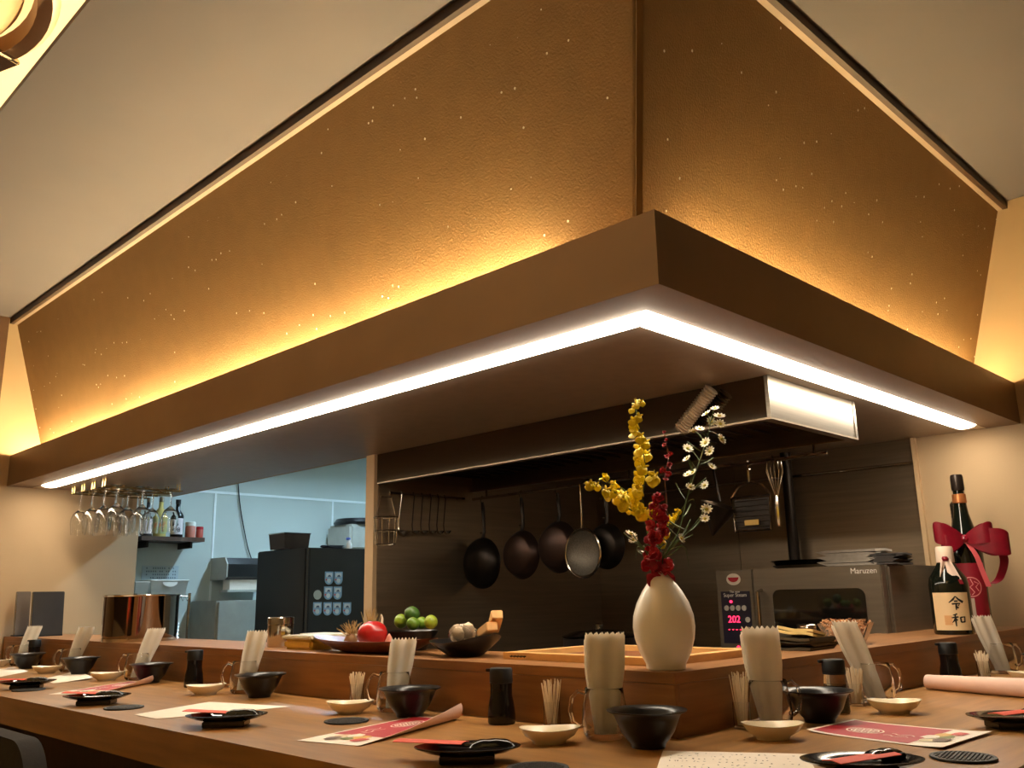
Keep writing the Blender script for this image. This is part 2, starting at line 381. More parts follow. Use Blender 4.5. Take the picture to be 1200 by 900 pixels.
for a in (.35, 2.2, 4.0, 5.6): obj('clip', xform(B(.50,.61,-.05,.05,-.022,-.002,bev=.006), Matrix.Rotation(a,4,'Z')), chrome(), rl)
obj('stem', LA([(0,.05),(.05,.05),(.05,.158),(0,.158)]), brz, rl)
pl = mat('pantry_tube', (245,252,255), .4, var=0, emit=(190,228,255), estr=E_PANTRY)
for x in (2.0,):
    t_ = thing('tube_light', 'cool white tube light on the pantry ceiling', 'light', (x,3.75,ZC))
    obj('housing', B(-.06,.06,-.6,.6,-.03,0), mat('white_enamel', (230,232,230), .4), t_, False); obj('tube', TU([(0,-.58,-.05),(0,.58,-.05)], .018), pl, t_)
# ------------------------------------------------------------------ kitchen furniture
kb = thing('kitchen_bench', 'steel back bench carrying the oven', 'bench', (0,0,0)); BT = CT+.02
obj('top', B(1.75,XW-.03,.40,2.2,BT-.04,BT), steel(), kb, False); obj('body', B(1.8,XW-.03,.42,2.18,.1,BT-.04), steel(), kb, False)
for y in (.46, 1.3, 2.12): obj('leg', LA([(0,0),(.025,0),(.025,.1),(0,.1)], c=(1.9,y,0)), chrome(), kb)
# convection oven
ox = 1.8; pA = at(839,669,x=ox); pB = at(1037,664,x=ox); pD = at(882,668,x=ox)
y0, y1, yd = pB.y, pA.y, pD.y; OH = pA.z-BT-.03
ov = thing('oven', 'dark steel convection oven with glowing control panel on back bench', 'oven', (ox,0,BT+.03))
ovm = mat('oven_steel', (120,110,96), .36, .7, var=.08, scale=4, stretch=(1,1,20))
obj('body', B(.03,.62,y0,y1,0,OH,bev=.008), ovm, ov)
cp = obj('control_column', B(-.004,.03,yd+.003,y1,0,OH,bev=.003), ovm, ov)
dr = obj('door', B(-.012,.03,y0+.012,yd-.003,0,OH,bev=.004), ovm, ov)
def onx(x): return Matrix(((0,0,-1,x),(-1,0,0,0),(0,1,0,0),(0,0,0,1)))   # text plane facing -X
w0, w1 = at(908,700,x=ox).y, at(1016,700,x=ox).y; zt, zb = at(960,690,x=ox).z-BT-.03, at(960,742,x=ox).z-BT-.03
def rrect(a, b, c, d2, r, n=5):
    q = []
    for cx, cy, s in ((b-r,d2-r,0),(a+r,d2-r,1),(a+r,c+r,2),(b-r,c+r,3)):
        q += [(cx+r*math.cos((s+i/n)*PI/2), cy+r*math.sin((s+i/n)*PI/2)) for i in range(n+1)]
    return q
wd = obj('window', xform(PR(rrect(-w0,-w1,zb,zt,.03), .004), onx(-.013)), mat('oven_glass', (20,18,15), .06, var=.2, coat=.6), dr, False)
obj('handle', TU([(-.012,yd-.04,OH*.28),(-.045,yd-.04,OH*.3),(-.045,yd-.04,OH*.72),(-.012,yd-.04,OH*.74)], .008), chrome(), dr)
led_r = mat('red_display', (255,40,70), .4, var=0, emit=(255,40,80), estr=3)
me = textmesh('Maruzen', .03, .0003); tp = at(1014,669,x=ox); xform(me, Matrix.Translation((-.0165,tp.y,tp.z-BT-.03))@onx(0)); obj('lettering', me, mat('lettering_white', (225,220,210), .5), dr, False)
pc = (y1+yd)/2; ps = at(860,693,x=ox).z-BT-.03
obj('display_panel', B(-.0065,-.004,yd+.02,y1-.02,.03,ps), mat('panel_navy', (34,30,48), .3, var=.1), cp, False)
def ptext(s, py, size, mt, nm, dy=0):
    me = textmesh(s, size, .0003); xform(me, Matrix.Translation((-.0078,pc+dy,at(858,py,x=ox).z-BT-.03))@onx(0)); return obj(nm, me, mt, cp, False)
wt = mat('lettering_white', (225,220,210), .5)
ptext('Super Steam', 697.5, .022, wt, 'lettering'); ptext('The new', 693.5, .014, wt, 'lettering')
ptext('202', 726, .04, led_r, 'digits', .012); ptext('- - - -', 737, .03, led_r, 'digits', .012)
for py, dd in ((705,.02),(758,.0)): obj('indicator', LA([(0,0),(.006,0),(.006,.003),(0,.003)], c=(0,0,0), n=10), led_r, cp, loc=(-.009,pc+dd,at(858,py,x=ox).z-BT-.03)).rotation_euler = (0,-PI/2,0)
bt = mat('button_grey', (190,184,176), .4)
for py, dys in ((712.5,(.042,.014,-.014,-.042)),(726,(-.055,)),(737.5,(-.055,)),(748.5,(-.055,))):
    for dd in dys: obj('button', LA([(0,0),(.011,0),(.011,.004),(0,.004)], n=14), bt, cp, loc=(-.010,pc+dd,at(858,py,x=ox).z-BT-.03)).rotation_euler = (0,-PI/2,0)
em = obj('emblem', xform(LA([(0,0),(.034,0),(.034,.003),(0,.003)], sy=.72, n=24), Matrix.Rotation(PI/2,4,'Z')), mat('emblem_cream', (226,214,196), .5), cp, loc=(-.008,pc,at(858,679,x=ox).z-BT-.03)); em.rotation_euler = (0,-PI/2,0)
e2 = bmesh.new(); vs = [e2.verts.new((.0034+.0006*(k%2), .026*math.cos(PI+PI*i/12), .008+.02*math.sin(PI+PI*i/12)*1)) for k in (0,) for i in range(13)]; e2.faces.new(vs)
ee = obj('emblem_mark', xform(e2, Matrix.Translation((-.0152,pc,at(858,679,x=ox).z-BT-.03))), redp(), cp, False)
obj('foot', LA([(0,-.03),(.02,-.03),(.02,0),(0,0)], c=(.08,y0+.06,0)), blackmatte(), ov); obj('foot', LA([(0,-.03),(.02,-.03),(.02,0),(0,0)], c=(.08,y1-.06,0)), blackmatte(), ov)
OT = BT+.03+OH
# trays and towels on the oven
c = along(950, 'y', ox+.40, OT)
tp = thing('baking_tray', 'thin steel baking tray lying on the oven', 'tray', (ox+.42, c.y, OT)); obj('pan', LA([(0,0),(.15,0),(.17,.02),(.175,.02),(.155,-.0),(0,.004)][:4]+[(.15,.004),(0,.004)], n=36), chrome(), tp)
tp = tag(dup(tp, (ox+.42, c.y+.01, OT+.021), .3, 'steel tray stacked on another on the oven'), 'steel tray stacked on another on the oven', 'tray')
def towel(bm, L, Wd, H, n=3):
    def f(u, v):
        s = u*(n*2); k = int(min(s, n*2-1e-6)); fr = s-k
        x = (fr if k % 2 == 0 else 1-fr)*L-L/2
        z = (k+.5)/(2*n)*H + .002*math.sin(7*v+k) + (.25*H/n*math.sin(PI*(fr)) if 0 else 0)
        return (x, (v-.5)*Wd, z)
    return sheet(f, n*2*6, 6, H/(2*n)*.85)
gt = mat('grey_towel', (150,142,132), .9, var=.1, scale=40, bump=.3, bscale=200); dt = mat('dark_towel', (60,56,54), .9, var=.15, scale=40, bump=.3, bscale=200)
for px, Lw, mt_, lab, hh_ in ((1000,.24,gt,'folded grey towel on the oven top',.065),(1043,.10,dt,'small folded dark towel beside grey towel on oven',.045)):
    c = along(px, 'y', ox+.10, OT); o = obj('folded_towel', xform(towel(None, Lw, .16, hh_), Matrix.Rotation(PI/2,4,'Z')), [mt_, mt_]); o.location = (ox+.12, c.y, OT); tag(o, lab, 'towel', 'towels on the oven')
# ------------------------------------------------------------------ hanging kitchen tools
RX = 1.46; RZ = CT+.775
rail = thing('utensil_rail', 'steel hanging rail behind the range hood for pans', 'rail', (0,0,0))
obj('bar', TU([(RX,.3,RZ),(RX,2.2,RZ)], .007), chrome(), rail)
for y in (.35, 1.2, 2.1): obj('hanger', TU([(RX,y,RZ),(RX,y,HZ-.006)], .005), chrome(), rail)
rail2 = thing('utensil_rail', 'short steel rail on the steel partition holding ladles', 'rail', (0,0,0))
ry = 2.20
obj('bar', TU([(.93,ry,RZ),(1.40,ry,RZ)], .006), chrome(), rail2)
for x in (.96, 1.38): obj('hanger', TU([(x,ry,RZ),(x,2.234,RZ)], .005), chrome(), rail2)
def pan(y, zc, R, mt_, lab, wok=False, hl=None, kind='frying_pan', rim=None):
    t_ = thing(kind, lab, 'pan' if 'pan' in kind or wok else 'strainer', (RX,y,zc), group='pans on the hood rail')
    dpt = .07 if wok else .045
    pr = [(0,dpt)] + [(R*math.sin(a)*1.0, dpt*math.cos(a)) for a in [PI/2*i/8 for i in range(1,9)]] if wok else [(0,dpt),(R*.72,dpt),(R*.8,dpt-.006),(R,0)]
    inn = [(r*.975, z-.004) for r, z in pr[::-1]]
    b = LA(pr+inn, n=36); xform(b, Matrix.Rotation(-PI/2,4,'Y')); obj('bowl', b, mt_, t_)
    ht = RZ-zc
    hd = TU([(0,0,R-.005),(.012,0,R+.03),(.004,0,ht-.05),(0,0,ht-.02)], [.009,.008,.010,.007]); obj('handle', hd, iron(), t_)
    obj('hook', TU([(0,0,ht-.03),(.0,.012,ht-.015),(0,.012,ht+.004),(0,0,ht+.010),(0,-.010,ht+.004)], .003, n=6), chrome(), t_)
    obj('rivet', LA([(0,0),(.005,0),(.004,.004),(0,.005)], n=8, c=(0,0,0)), chrome(), t_, loc=(-.012,0,R+.02))
for px, py, R, lab, wok, mt_ in ((566,660,.125,'black wok hanging on the hood rail nearest the pillar',True,iron()),
        (612,650,.115,'dark iron frying pan hanging beside the black wok',False,mat('brown_iron',(66,50,44),.35,.8)),
        (655,641,.118,'brown iron frying pan hanging beside the round strainer',False,mat('brown_iron',(66,50,44),.35,.8)),
        (711,640,.10,'small dark pan hanging behind the yellow orchids',False,iron())):
    q = at(px, py, x=RX); pan(q.y, q.z, R, mt_, lab, wok)
q = at(683,648,x=RX-.10)
st = thing('strainer', 'round fine mesh strainer hanging in front of the pans', 'strainer', q)
obj('rim', TU([(0,.098*math.cos(a),.105*math.sin(a)) for a in [2*PI*i/32 for i in range(32)]], .005, closed=True), chrome(), st)
mesh_b = xform(LA([(.096,0),(.085,.02),(.05,.035),(0,.04)], n=24), Matrix.Rotation(PI/2,4,'Y')); obj('mesh', mesh_b, mat('wire_mesh', (110,104,94), .5, .6, var=.3, scale=200), st)
obj('handle', TU([(0,0,.105),(0,0,RZ-q.z-.01),(.05,0,RZ-q.z+.014),(.10,0,RZ-q.z+.010)], .005), chrome(), st)
# ladles and a small wire basket on the partition rail
for i, px in enumerate((473, 487, 497, 507, 516, 524)):
    q = at(px, 622, y=ry-.02); L = RZ-q.z
    t_ = thing('ladle', 'steel ladle with long handle hanging on the partition rail' if i == 0 else ('first','second','third','fourth','fifth')[i-1]+' small ladle from the long ladle on partition rail', 'ladle', (q.x,ry-.02,q.z), group='ladles on the partition')
    rr = .036 if i == 0 else .022
    obj('cup', LA([(0,-rr*.8),(rr*.6,-rr*.6),(rr,0),(rr*.93,0),(rr*.55,-rr*.5),(0,-rr*.68)], n=16), chrome(), t_)
    obj('handle', TU([(0,rr,-.005),(0,rr+.004,.03),(0,rr*.5,L-.01),(0,.02,L+.01)], .004 if i == 0 else .0028, n=6), chrome() if i == 0 else iron(), t_)
q = at(452, 622, y=ry-.06)
t_ = thing('wire_basket', 'small wire basket hanging beside the beige pillar', 'basket', (q.x,ry-.06,q.z-.06))
for i in range(10): a = 2*PI*i/10; obj('wire', TU([(.045*math.cos(a),.045*math.sin(a),0),(.055*math.cos(a),.055*math.sin(a),.12)], .0022, n=5), chrome(), t_)
for z, r in ((0,.045),(.06,.05),(.12,.055)): obj('ring', TU([(r*math.cos(2*PI*i/24),r*math.sin(2*PI*i/24),z) for i in range(24)], .0028, n=5, closed=True), chrome(), t_)
obj('handle', TU([(-.055,0,.12),(-.03,0,RZ-q.z+.03),(.03,0,RZ-q.z+.03),(.055,0,.12)], .0028, n=6), chrome(), t_)
# tools at the right: turner, whisk, cone sieve, on the same rail
def hangtool(name, lab, cat, px, py): q = at(px, py, x=RX); return thing(name, lab, cat, (RX,q.y,q.z), group='tools on the hood rail'), RZ-q.z
t_, ht = hangtool('grill_basket', 'flat rectangular grilling basket with forked steel handle', 'grill basket', 881, 600)
fr = [( -.0,-.075,-.07),(0,.075,-.07),(0,.085,.06),(0,-.085,.06)]
obj('frame', TU(fr, .005, closed=True, n=6), chrome(), t_)
obj('plate', B(.003,.007,-.072,.072,-.066,.052), iron(), t_, False)
for k in range(6): obj('bar', TU([(-.002,-.075,-.055+k*.02),(-.002,.075,-.055+k*.02)], .0022, n=5), iron(), t_)
obj('tag_plate', B(-.008,-.004,-.03,.03,-.05,-.03), mat('tag_brass', (190,160,90), .4, .5), t_, False)
for s in (-1,1): obj('fork', TU([(0,s*.085,.06),(0,s*.05,.10),(0,0,.118)], .005, n=6), chrome(), t_)
obj('handle', TU([(0,0,.115),(0,0,.16),(0,0,ht-.02),(0,.008,ht),(0,0,ht+.012)], [.006,.009,.009,.004,.004]), chrome(), t_)
t_, ht = hangtool('whisk', 'balloon whisk hanging handle down beside the grilling basket', 'whisk', 911, 590)
obj('handle', TU([(0,0,-.085),(0,0,-.08),(0,0,0),(0,0,.03)], [.008,.010,.011,.008]), chrome(), t_)
for k in range(6):
    a = PI*k/6; obj('loop', TU([(.006*math.cos(a),.006*math.sin(a),.03),(.03*math.cos(a),.03*math.sin(a),.12),(.026*math.cos(a),.026*math.sin(a),.155),(0,0,.17),(-.026*math.cos(a),-.026*math.sin(a),.155),(-.03*math.cos(a),-.03*math.sin(a),.12),(-.006*math.cos(a),-.006*math.sin(a),.03)], .0018, n=5), chrome(), t_)
obj('hook', TU([(0,0,.165),(0,.012,.19),(0,.0,ht+.01)], .003, n=6), chrome(), t_)
t_, ht = hangtool('cone_sieve', 'dark conical sieve hanging tip down under the white daisies', 'sieve', 840, 606)
obj('cone', xform(LA([(.075,.05),(.004,-.075),(0,-.075),(.0,-.07),(.072,.05),(.075,.05)], n=28), Matrix.Rotation(.35,4,'X')), mat('dark_sheet', (84,72,60), .35, .9, var=.15), t_)
obj('handle', TU([(0,-.02,.06),(0,-.01,.12),(0,0,ht-.005),(0,.01,ht+.008)], .005), iron(), t_)
q = at(925,600,x=2.42)
tag(obj('gas_pipe', TU([(2.43,q.y,CT-.05),(2.43,q.y,CT+.60),(2.43,q.y,ZS)], .026, n=14), iron()), 'dark vertical pipe on the steel wall behind the whisk', 'pipe')
pts = [at(*a, x=1.60) for a in ((826,512),(846,523),(868,529.5),(888,529),(908,524.5),(925,517.5),(941,508))]
cpipe = thing('gas_hose', 'steel hose sagging under the range hood corner', 'hose', (0,0,0))
obj('hose', TU(pts, .010, n=10), iron(), cpipe)
for i in (2, 4): obj('sleeve', TU([pts[i]*.5+pts[i-1]*.5, pts[i], pts[i]*.5+pts[i+1]*.5], .0135, n=10), chrome(), cpipe)
# ribbed duct shape added in place of a reflection in the hood's front panel
def duct():
    a = at(834,456,z=ZS-.022); b = at(797,504,x=.84); n = 72
    return TU([a.lerp(b, i/n) for i in range(n+1)], [.021+.004*math.sin(2*PI*i/4) for i in range(n+1)], n=16)
tag(obj('reflected_duct', duct(), mat('reflected_foil', (176,156,128), .35, .7, var=.08)), 'ribbed duct shape standing in for a reflection in the range hood', 'duct')
# pot on the stove behind the corner tray
sv = thing('stove', 'low black stove behind the ledge corner', 'stove', (.95,.75,0)); obj('body', B(-.0,.6,-.3,.5,.1,CT-.02), steel(), sv, False); obj('hob', B(.01,.59,-.29,.49,CT-.02,CT), blackm(), sv, False)
for k in (-.2, .35): obj('leg', LA([(0,0),(.02,0),(.02,.1),(0,.1)], c=(.1,k,0)), chrome(), sv); obj('leg', LA([(0,0),(.02,0),(.02,.1),(0,.1)], c=(.5,k,0)), chrome(), sv)
q = at(703,748,x=1.2)
t_ = thing('lidded_pot', 'black lidded pot on the stove behind the napkins', 'pot', (1.2,q.y,CT)); zt = at(703,741,x=1.2).z-CT
obj('body', LA([(0,0),(.14,0),(.145,.02),(.145,zt-.02),(.14,zt-.02),(.135,.02),(0,.01)], n=36), blackm(), t_)
obj('lid', LA([(.148,zt-.018),(.148,zt-.012),(.10,zt+.006),(0,zt+.014),(0,zt+.01),(.10,zt),(.14,zt-.018)], n=36), glass(), t_)
obj('knob', LA([(0,zt+.01),(.012,zt+.01),(.018,zt+.03),(.012,zt+.036),(0,zt+.037)], n=16), chrome(), t_)
# ------------------------------------------------------------------ tableware builders
def bowl(loc, lab):
    t_ = thing('rice_bowl', lab, 'bowl', loc, random.random()*6, 'black bowls on the counter')
    obj('bowl', LA([(0,.0),(.033,0),(.035,.008),(.040,.012),(.053,.03),(.062,.052),(.067,.062),(.0785,.0675),(.0795,.070),(.074,.0695),(.062,.060),(.050,.036),(.03,.018),(0,.015)], n=40), blackm(), t_)
    return t_
def dish(loc, rz, lab):
    t_ = thing('small_dish', lab, 'dish', loc, rz, 'cream dishes on the counter')
    def fn(v):
        r = math.hypot(v.x, v.y); a = math.atan2(v.y, v.x); k = 1+.09*math.cos(2*a)+.05*math.cos(a)*abs(math.cos(a))**6
        return Vector((v.x*k, v.y*k*.9, v.z+.0022*math.cos(2*a)*(r/.06)**2*(1 if v.z > .01 else 0)))
    obj('dish', LA([(0,0),(.030,0),(.032,.005),(.047,.014),(.0565,.0285),(.058,.0305),(.054,.029),(.043,.016),(.027,.009),(0,.007)], n=40, fn=fn), creamcer(), t_)
    return t_
def soy(loc, rz, lab, clear=False):
    t_ = thing('soy_sauce_bottle', lab, 'bottle', loc, rz, 'soy sauce bottles on the counter')
    if clear:
        obj('body', LA([(0,0),(.028,0),(.030,.006),(.029,.05),(.027,.085),(.025,.095),(.0,.095)], n=28), glass(), t_)
        obj('sauce', LA([(0,.003),(.0265,.003),(.0275,.01),(.0265,.05),(.0255,.066),(0,.066)], n=28), blackgloss(), t_)
    else: obj('body', LA([(0,0),(.031,0),(.033,.005),(.033,.022),(.030,.045),(.0262,.064),(.026,.08),(.0265,.092),(0,.092)], n=28), blackgloss(), t_)
    c_ = obj('cap', LA([(0,.093),(.0272,.093),(.0276,.097),(.0272,.122),(.025,.126),(0,.127)], n=28), blackmatte(), t_)
    obj('spout', xform(B(-.006,.008,-.006,.006,-.004,.003,bev=.001), Matrix.Translation((.028,0,.122))), blackmatte(), c_)
    obj('collar', LA([(.0266,.0915),(.0278,.0915),(.0278,.0945),(.0266,.0945),(.0266,.0915)], n=28), mat('dark_collar', (34,30,28), .3), t_)
    return t_
def mug(loc, rz, lab):
    t_ = thing('glass_mug', lab, 'mug', loc, rz, 'glass mugs of napkins')
    obj('cup', LA([(0,0),(.038,0),(.046,.008),(.049,.028),(.047,.058),(.042,.086),(.041,.099),(.040,.1005),(.039,.099),(.040,.086),(.0445,.058),(.0465,.028),(.042,.013),(0,.010)], n=32), glass(), t_)
    obj('handle', TU([(.042,0,.09),(.056,0,.095),(.070,0,.082),(.075,0,.058),(.069,0,.034),(.055,0,.024),(.048,0,.026)], .0042, n=8), glass(), t_)
    return t_
def napkins(loc, rz, lab, lean=0., H=.2, w=.078, n=4, back=.0):
    t_ = thing('napkin_bundle', lab, 'napkins', (loc[0],loc[1],loc[2]+.0115), rz, 'napkins in glass mugs')
    for k in range(n):
        ph = k*1.7; hk = H-.004*k+random.uniform(-.003,.003)
        def fn(u, v, k=k, ph=ph, hk=hk):
            teeth = abs(((u*7+ph*.3) % 1)-.5)*2
            z = v*(hk-.007+.007*(teeth if v > .99 else 0))
            ww = .045+(w-.045)*min(1,v*1.5)
            fold = (.0008+.0016*v)*math.sin(u*PI*4+ph)
            dep = -.008+.0052*k+fold+back*v*v*H
            return ((u-.5)*ww+lean*z+.003*math.sin(ph)*v, dep, z)
        obj('napkin', sheet(fn, 28, 8, .0012), [napm(), napm()], t_)
    return t_
def picks(loc, lab, tall=.085, r=.019):
    t_ = thing('toothpick_cup', lab, 'toothpicks', loc, 0, 'toothpick cups on the counter')
    obj('cup', LA([(0,0),(r,0),(r*1.02,.004),(r*1.02,.055),(r*.94,.055),(r*.94,.006),(0,.005)], n=24), glass(), t_)
    bm = bmesh.new()
    for i in range(34):
        a = random.random()*2*PI; q = r*.75*math.sqrt(random.random()); a2 = a+random.uniform(-.5,.5); q2 = min(q*1.5+.003, r*1.25)
        zt_ = tall*random.uniform(.88,1.04)
        tube(bm, [(q*.7*math.cos(a),q*.7*math.sin(a),.007),(q2*math.cos(a2)*.98,q2*math.sin(a2)*.98,zt_)], [.0011,.0012], n=5)
    p_ = obj('toothpicks', bm, mat('toothpick_wood', (238,222,194), .6, var=.1), t_); p_['kind'] = 'stuff'
    return t_
def plate(loc, rz, lab):
    t_ = thing('oval_plate', lab, 'plate', loc, rz, 'black footed plates on the counter')
    obj('dish', LA([(0,.014),(.055,.014),(.075,.018),(.097,.026),(.098,.028),(.092,.0285),(.072,.022),(.05,.0185),(0,.018)], n=44, sy=.66), blackgloss(), t_)
    obj('foot', B(-.05,.05,-.032,.032,0,.0145,bev=.002), blackgloss(), t_)
    return t_
def packet(loc, rz, lab):      # wet towel in glossy black film
    t_ = thing('wrapped_towel', lab, 'towel packet', loc, rz, 'towel packets on the plates')
    def fn(u, v):
        e = (1-(2*u-1)**4)*(1-(2*v-1)**4); return ((u-.5)*.085, (v-.5)*.034*(1+.02*math.sin(14*u)), .001+.011*e+.0004*math.sin(22*u+3*v)*e)
    bm = sheet(fn, 26, 10, .0008); obj('film', bm, [blackgloss(), blackgloss()], t_)
    obj('crimp', xform(B(-.004,.004,-.019,.019,-.0006,.0006), Matrix.Translation((.045,0,.0012))), blackgloss(), t_, False)
    return t_
def sleeve(loc, rz, lab, tilt=0.):
    t_ = thing('chopstick_sleeve', lab, 'chopsticks', loc, rz, 'chopstick sleeves on the plates')
    b = sheet(lambda u, v: ((u-.5)*.14, (v-.5)*.038, .0022*(1-(2*v-1)**2)+math.tan(tilt)*((u-.5)*.14)), 10, 8, .0012); obj('paper', b, [sleevem(), sleevem()], t_)
    for s in (-1,1):
        a = Vector((.02,s*.006,math.tan(tilt)*.02-.003)); e = Vector((.092,s*.005,math.tan(tilt)*.092-.003))
        obj('chopstick', TU([a, e], [.0028,.0034], n=6), blackm(), t_)
    return t_
def coaster(loc, lab):
    t_ = thing('coaster', lab, 'coaster', loc, random.random()*3, 'black woven coasters on the counter')
    obj('disc', LA([(0,0),(.052,0),(.055,.002),(.054,.0045),(.048,.0045),(.047,.0035),(0,.0035)], n=36), blackmatte(), t_)
    bm = bmesh.new()
    for i in range(-6,7):
        for j in range(-6,7):
            x, y = (i+.5*(j % 2))*.0076, j*.0068
            if x*x+y*y < .0455**2: lathe(bm, [(.0031,.0034),(.0022,.0052),(0,.0056)], n=6, c=(x,y,0))
    o = obj('weave', bm, mat('coaster_weave', (46,44,42), .5, var=.2, scale=60), t_); o['kind'] = 'stuff'
    return t_
def decal(name, polys, fn, mt, parent, z=.0006):
    bm = bmesh.new()
    for poly in polys:
        bm.faces.new([bm.verts.new(fn(u, v, z)) for u, v in poly])
    return obj(name, bm, mt, parent, False)
def quad_fn(c00, c10, c11, c01, lift=None):
    c00, c10, c11, c01 = map(Vector, (c00,c10,c11,c01))
    def fn(u, v, z=0):
        p = c00*(1-u)*(1-v)+c10*u*(1-v)+c11*u*v+c01*(1-u)*v
        return p+Vector((0,0,z+.0012+(lift(u,v) if lift else 0)))
    return fn
def paper(pix, lab, cat='paper', lift=None, mts=None, name='paper_sheet', group='white sheets on the counter'):
    cs_ = [at(*q, z=CT) for q in pix]; o = Vector((sum(c.x for c in cs_)/4, sum(c.y for c in cs_)/4, CT))
    cs_ = [c-o for c in cs_]
    if (cs_[1]-cs_[0]).cross(cs_[2]-cs_[0]).z < 0: cs_ = [cs_[0],cs_[3],cs_[2],cs_[1]]
    fn = quad_fn(*cs_, lift); t_ = thing(name, lab, cat, o, 0, group)
    obj('sheet', sheet(lambda u, v: fn(u, v), 16, 12, .0005), mts or [paperw(), paperw()], t_)
    return t_, fn
def curl_fn(o, lx, wy, flat, R, ang):    # sheet lying flat, one long edge curling up and over, more at its far end
    lx, wy = Vector(lx), Vector(wy); W_ = wy.length; wd_ = wy.normalized()
    def fn(u, v, z=0):
        s = v*W_; base = Vector(o)+lx*u; Rr = R*(1.25-.25*u); Fl = W_*(flat[0]*(1-u)+flat[1]*u)
        if s <= Fl: return base+wd_*s+Vector((0,0,.0012+z))
        a = min((s-Fl)/Rr, 4); 
        n = Vector((0,0,math.cos(a)))-wd_*math.sin(a)
        return base+wd_*(Fl+Rr*math.sin(a))+Vector((0,0,.0012+Rr*(1-math.cos(a))))+n*z
    return fn
def menu(fn, lab, loc, curled=True):
    t_ = thing('menu_sheet', lab, 'menu', loc, 0, 'red menu sheets on the counter')
    obj('sheet', sheet(lambda u, v: fn(u, v), 14, 22, .0005), [mat('menu_white', (238,226,210), .55, var=.02), pinkp()], t_)
    # red printed field inside a white margin
    n = 12; bm = bmesh.new()
    U_ = [.03+.72*i/n for i in range(n+1)]; V_ = [.05+.90*i/18 for i in range(19)]
    G = [[bm.verts.new(fn(u, v, .0007)) for v in V_] for u in U_]
    for i in range(n):
        for j in range(18): bm.faces.new((G[i][j], G[i+1][j], G[i+1][j+1], G[i][j+1]))
    obj('red_field', bm, redp(), t_, False)
    wt_ = mat('menu_print_white', (240,222,206), .6); bm = bmesh.new()
    for r_, w_ in ((.10,.012),(.075,.01)):
        stroke(bm, [(.30+r_*1.3*math.cos(a), .42+r_*1.5*math.sin(a)) for a in [2*PI*i/24 for i in range(25)]], w_, fn, .0012)
    for k in range(5):
        y_ = .34+.04*k; stroke(bm, [(.22+.16*i/10, y_+.022*math.sin(i*1.9+k)) for i in range(11)], .014, fn, .0012)
    for k in range(2): stroke(bm, [(.48+.05*i/2+.02*k, .30+.1*k+.03*math.sin(i*1.3+k)) for i in range(8)], .012, fn, .0012)
    obj('lettering', bm, wt_, t_, False)
    rnd = random.Random(3)
    for k, (rgb, c_) in enumerate((((206,190,150),(.80,.3)),((120,128,60),(.84,.5)),((210,170,80),(.80,.62)),((196,60,50),(.87,.72)),((236,224,206),(.76,.45)),((100,70,44),(.88,.32)))):
        pg = [(c_[0]+.055*math.cos(a)*rnd.uniform(.8,1.2), c_[1]+.10*math.sin(a)*rnd.uniform(.8,1.2)) for a in [2*PI*i/12 for i in range(12)]]
        decal('picture', [pg], fn, mat('menu_picture_%d' % k, rgb, .5, var=.15, scale=60), t_, .0009+.0002*k)
    return t_
# ------------------------------------------------------------------ place settings
def C_(px, py): return at(px, py, z=CT)
RIGHT = math.atan2(Rt.y, Rt.x)          # heading of picture right on the counter
SP = {1:'below the grey menu board', 2:'below the black menu board', 3:'below the mirrored wine cooler', 4:'before the steel canister',
      5:'below the wooden boat dish', 6:'beside the ledge corner below the vase', 7:'below the folded cloth', 8:'below the clear acrylic box', 9:'below the sake bottles'}
def place(fnc, p, *a, **k):
    r = {'mug':.053,'napkins':.053,'soy':.036,'picks':.026,'bowl':.082,'dish':.066}.get(fnc.__name__, 0)
    if p.y > .05: p.x = min(p.x, -r)          # keep clear of the ledge front
    elif p.x > -.05: p.y = min(p.y, -r)
    return fnc((p.x,p.y,CT), *a, **k)
# bowls
for n, q in {1:(31,783.5), 2:(93,790), 3:(176,800), 4:(304,817), 5:(480,839.5), 6:(760,875.5), 7:(961,846), 9:(1232,792)}.items():
    p = C_(*q); place(bowl, p, 'black flared bowl '+SP[n])
# napkins in mugs: (setting, mug base px, lean, bundle heading offset, handle heading)
for n, q, lean, hd, H, tw in ((1,(23,784),.30,PI,.185,.25),(2,(82,789),.30,PI,.185,.2),(3,(160,795),.34,PI,.185,.2),(4,(286,810),.20,PI,.185,.0),
                          (5,(462,823),.14,PI,.18,.1),(6,(710,864.5),.03,PI,.205,.0),(7,(904,840),-.05,.0,.205,.0),(8,(1028,816),-.36,0,.20,.05),(9,(1176,789),-.30,0,.185,.05)):
    p = along(q[0], 'y', -.062, CT) if n < 6 else along(q[0], 'x', -.066, CT) if n > 6 else C_(*q)
    place(mug, p, RIGHT+hd+(.15 if n<9 else 0), 'clear glass mug holding napkins '+SP[n])
    place(napkins, p, RIGHT+tw, 'folded white paper napkins standing in glass mug '+SP[n], lean=lean, H=H, w=.082 if n in (6,7) else .066)
# small dishes
for n, q, rz in ((0,(-4,781),.2),(1,(54,789),.1),(2,(124,797.5),.1),(4,(240,814),.2),(5,(409,836),.1),(6,(643,871),.05),(7,(905,866),-.1),(8,(1048,836),-.15),(9,(1206,799),-.2)):
    p = C_(*q); lab = 'shallow cream ceramic dish '+({0:'at the end of the counter by the wall', 2:'between the red menu and second napkin mug'}.get(n) or SP[n])
    place(dish, p, RIGHT+rz, lab)
# soy bottles
for q, clear, w in (((61,779),False,'between napkin mugs near the end wall'),((226.5,805),False,'before the ledge near the wine cooler'),((588,848),False,'before the ledge under the cypress frame'),((982,836),True,'with clear middle below the clear acrylic box'),((1116,803),False,'below the sake bottle label')):
    p = C_(*q); place(soy, p, RIGHT+PI, 'black soy sauce bottle '+w, clear=clear)
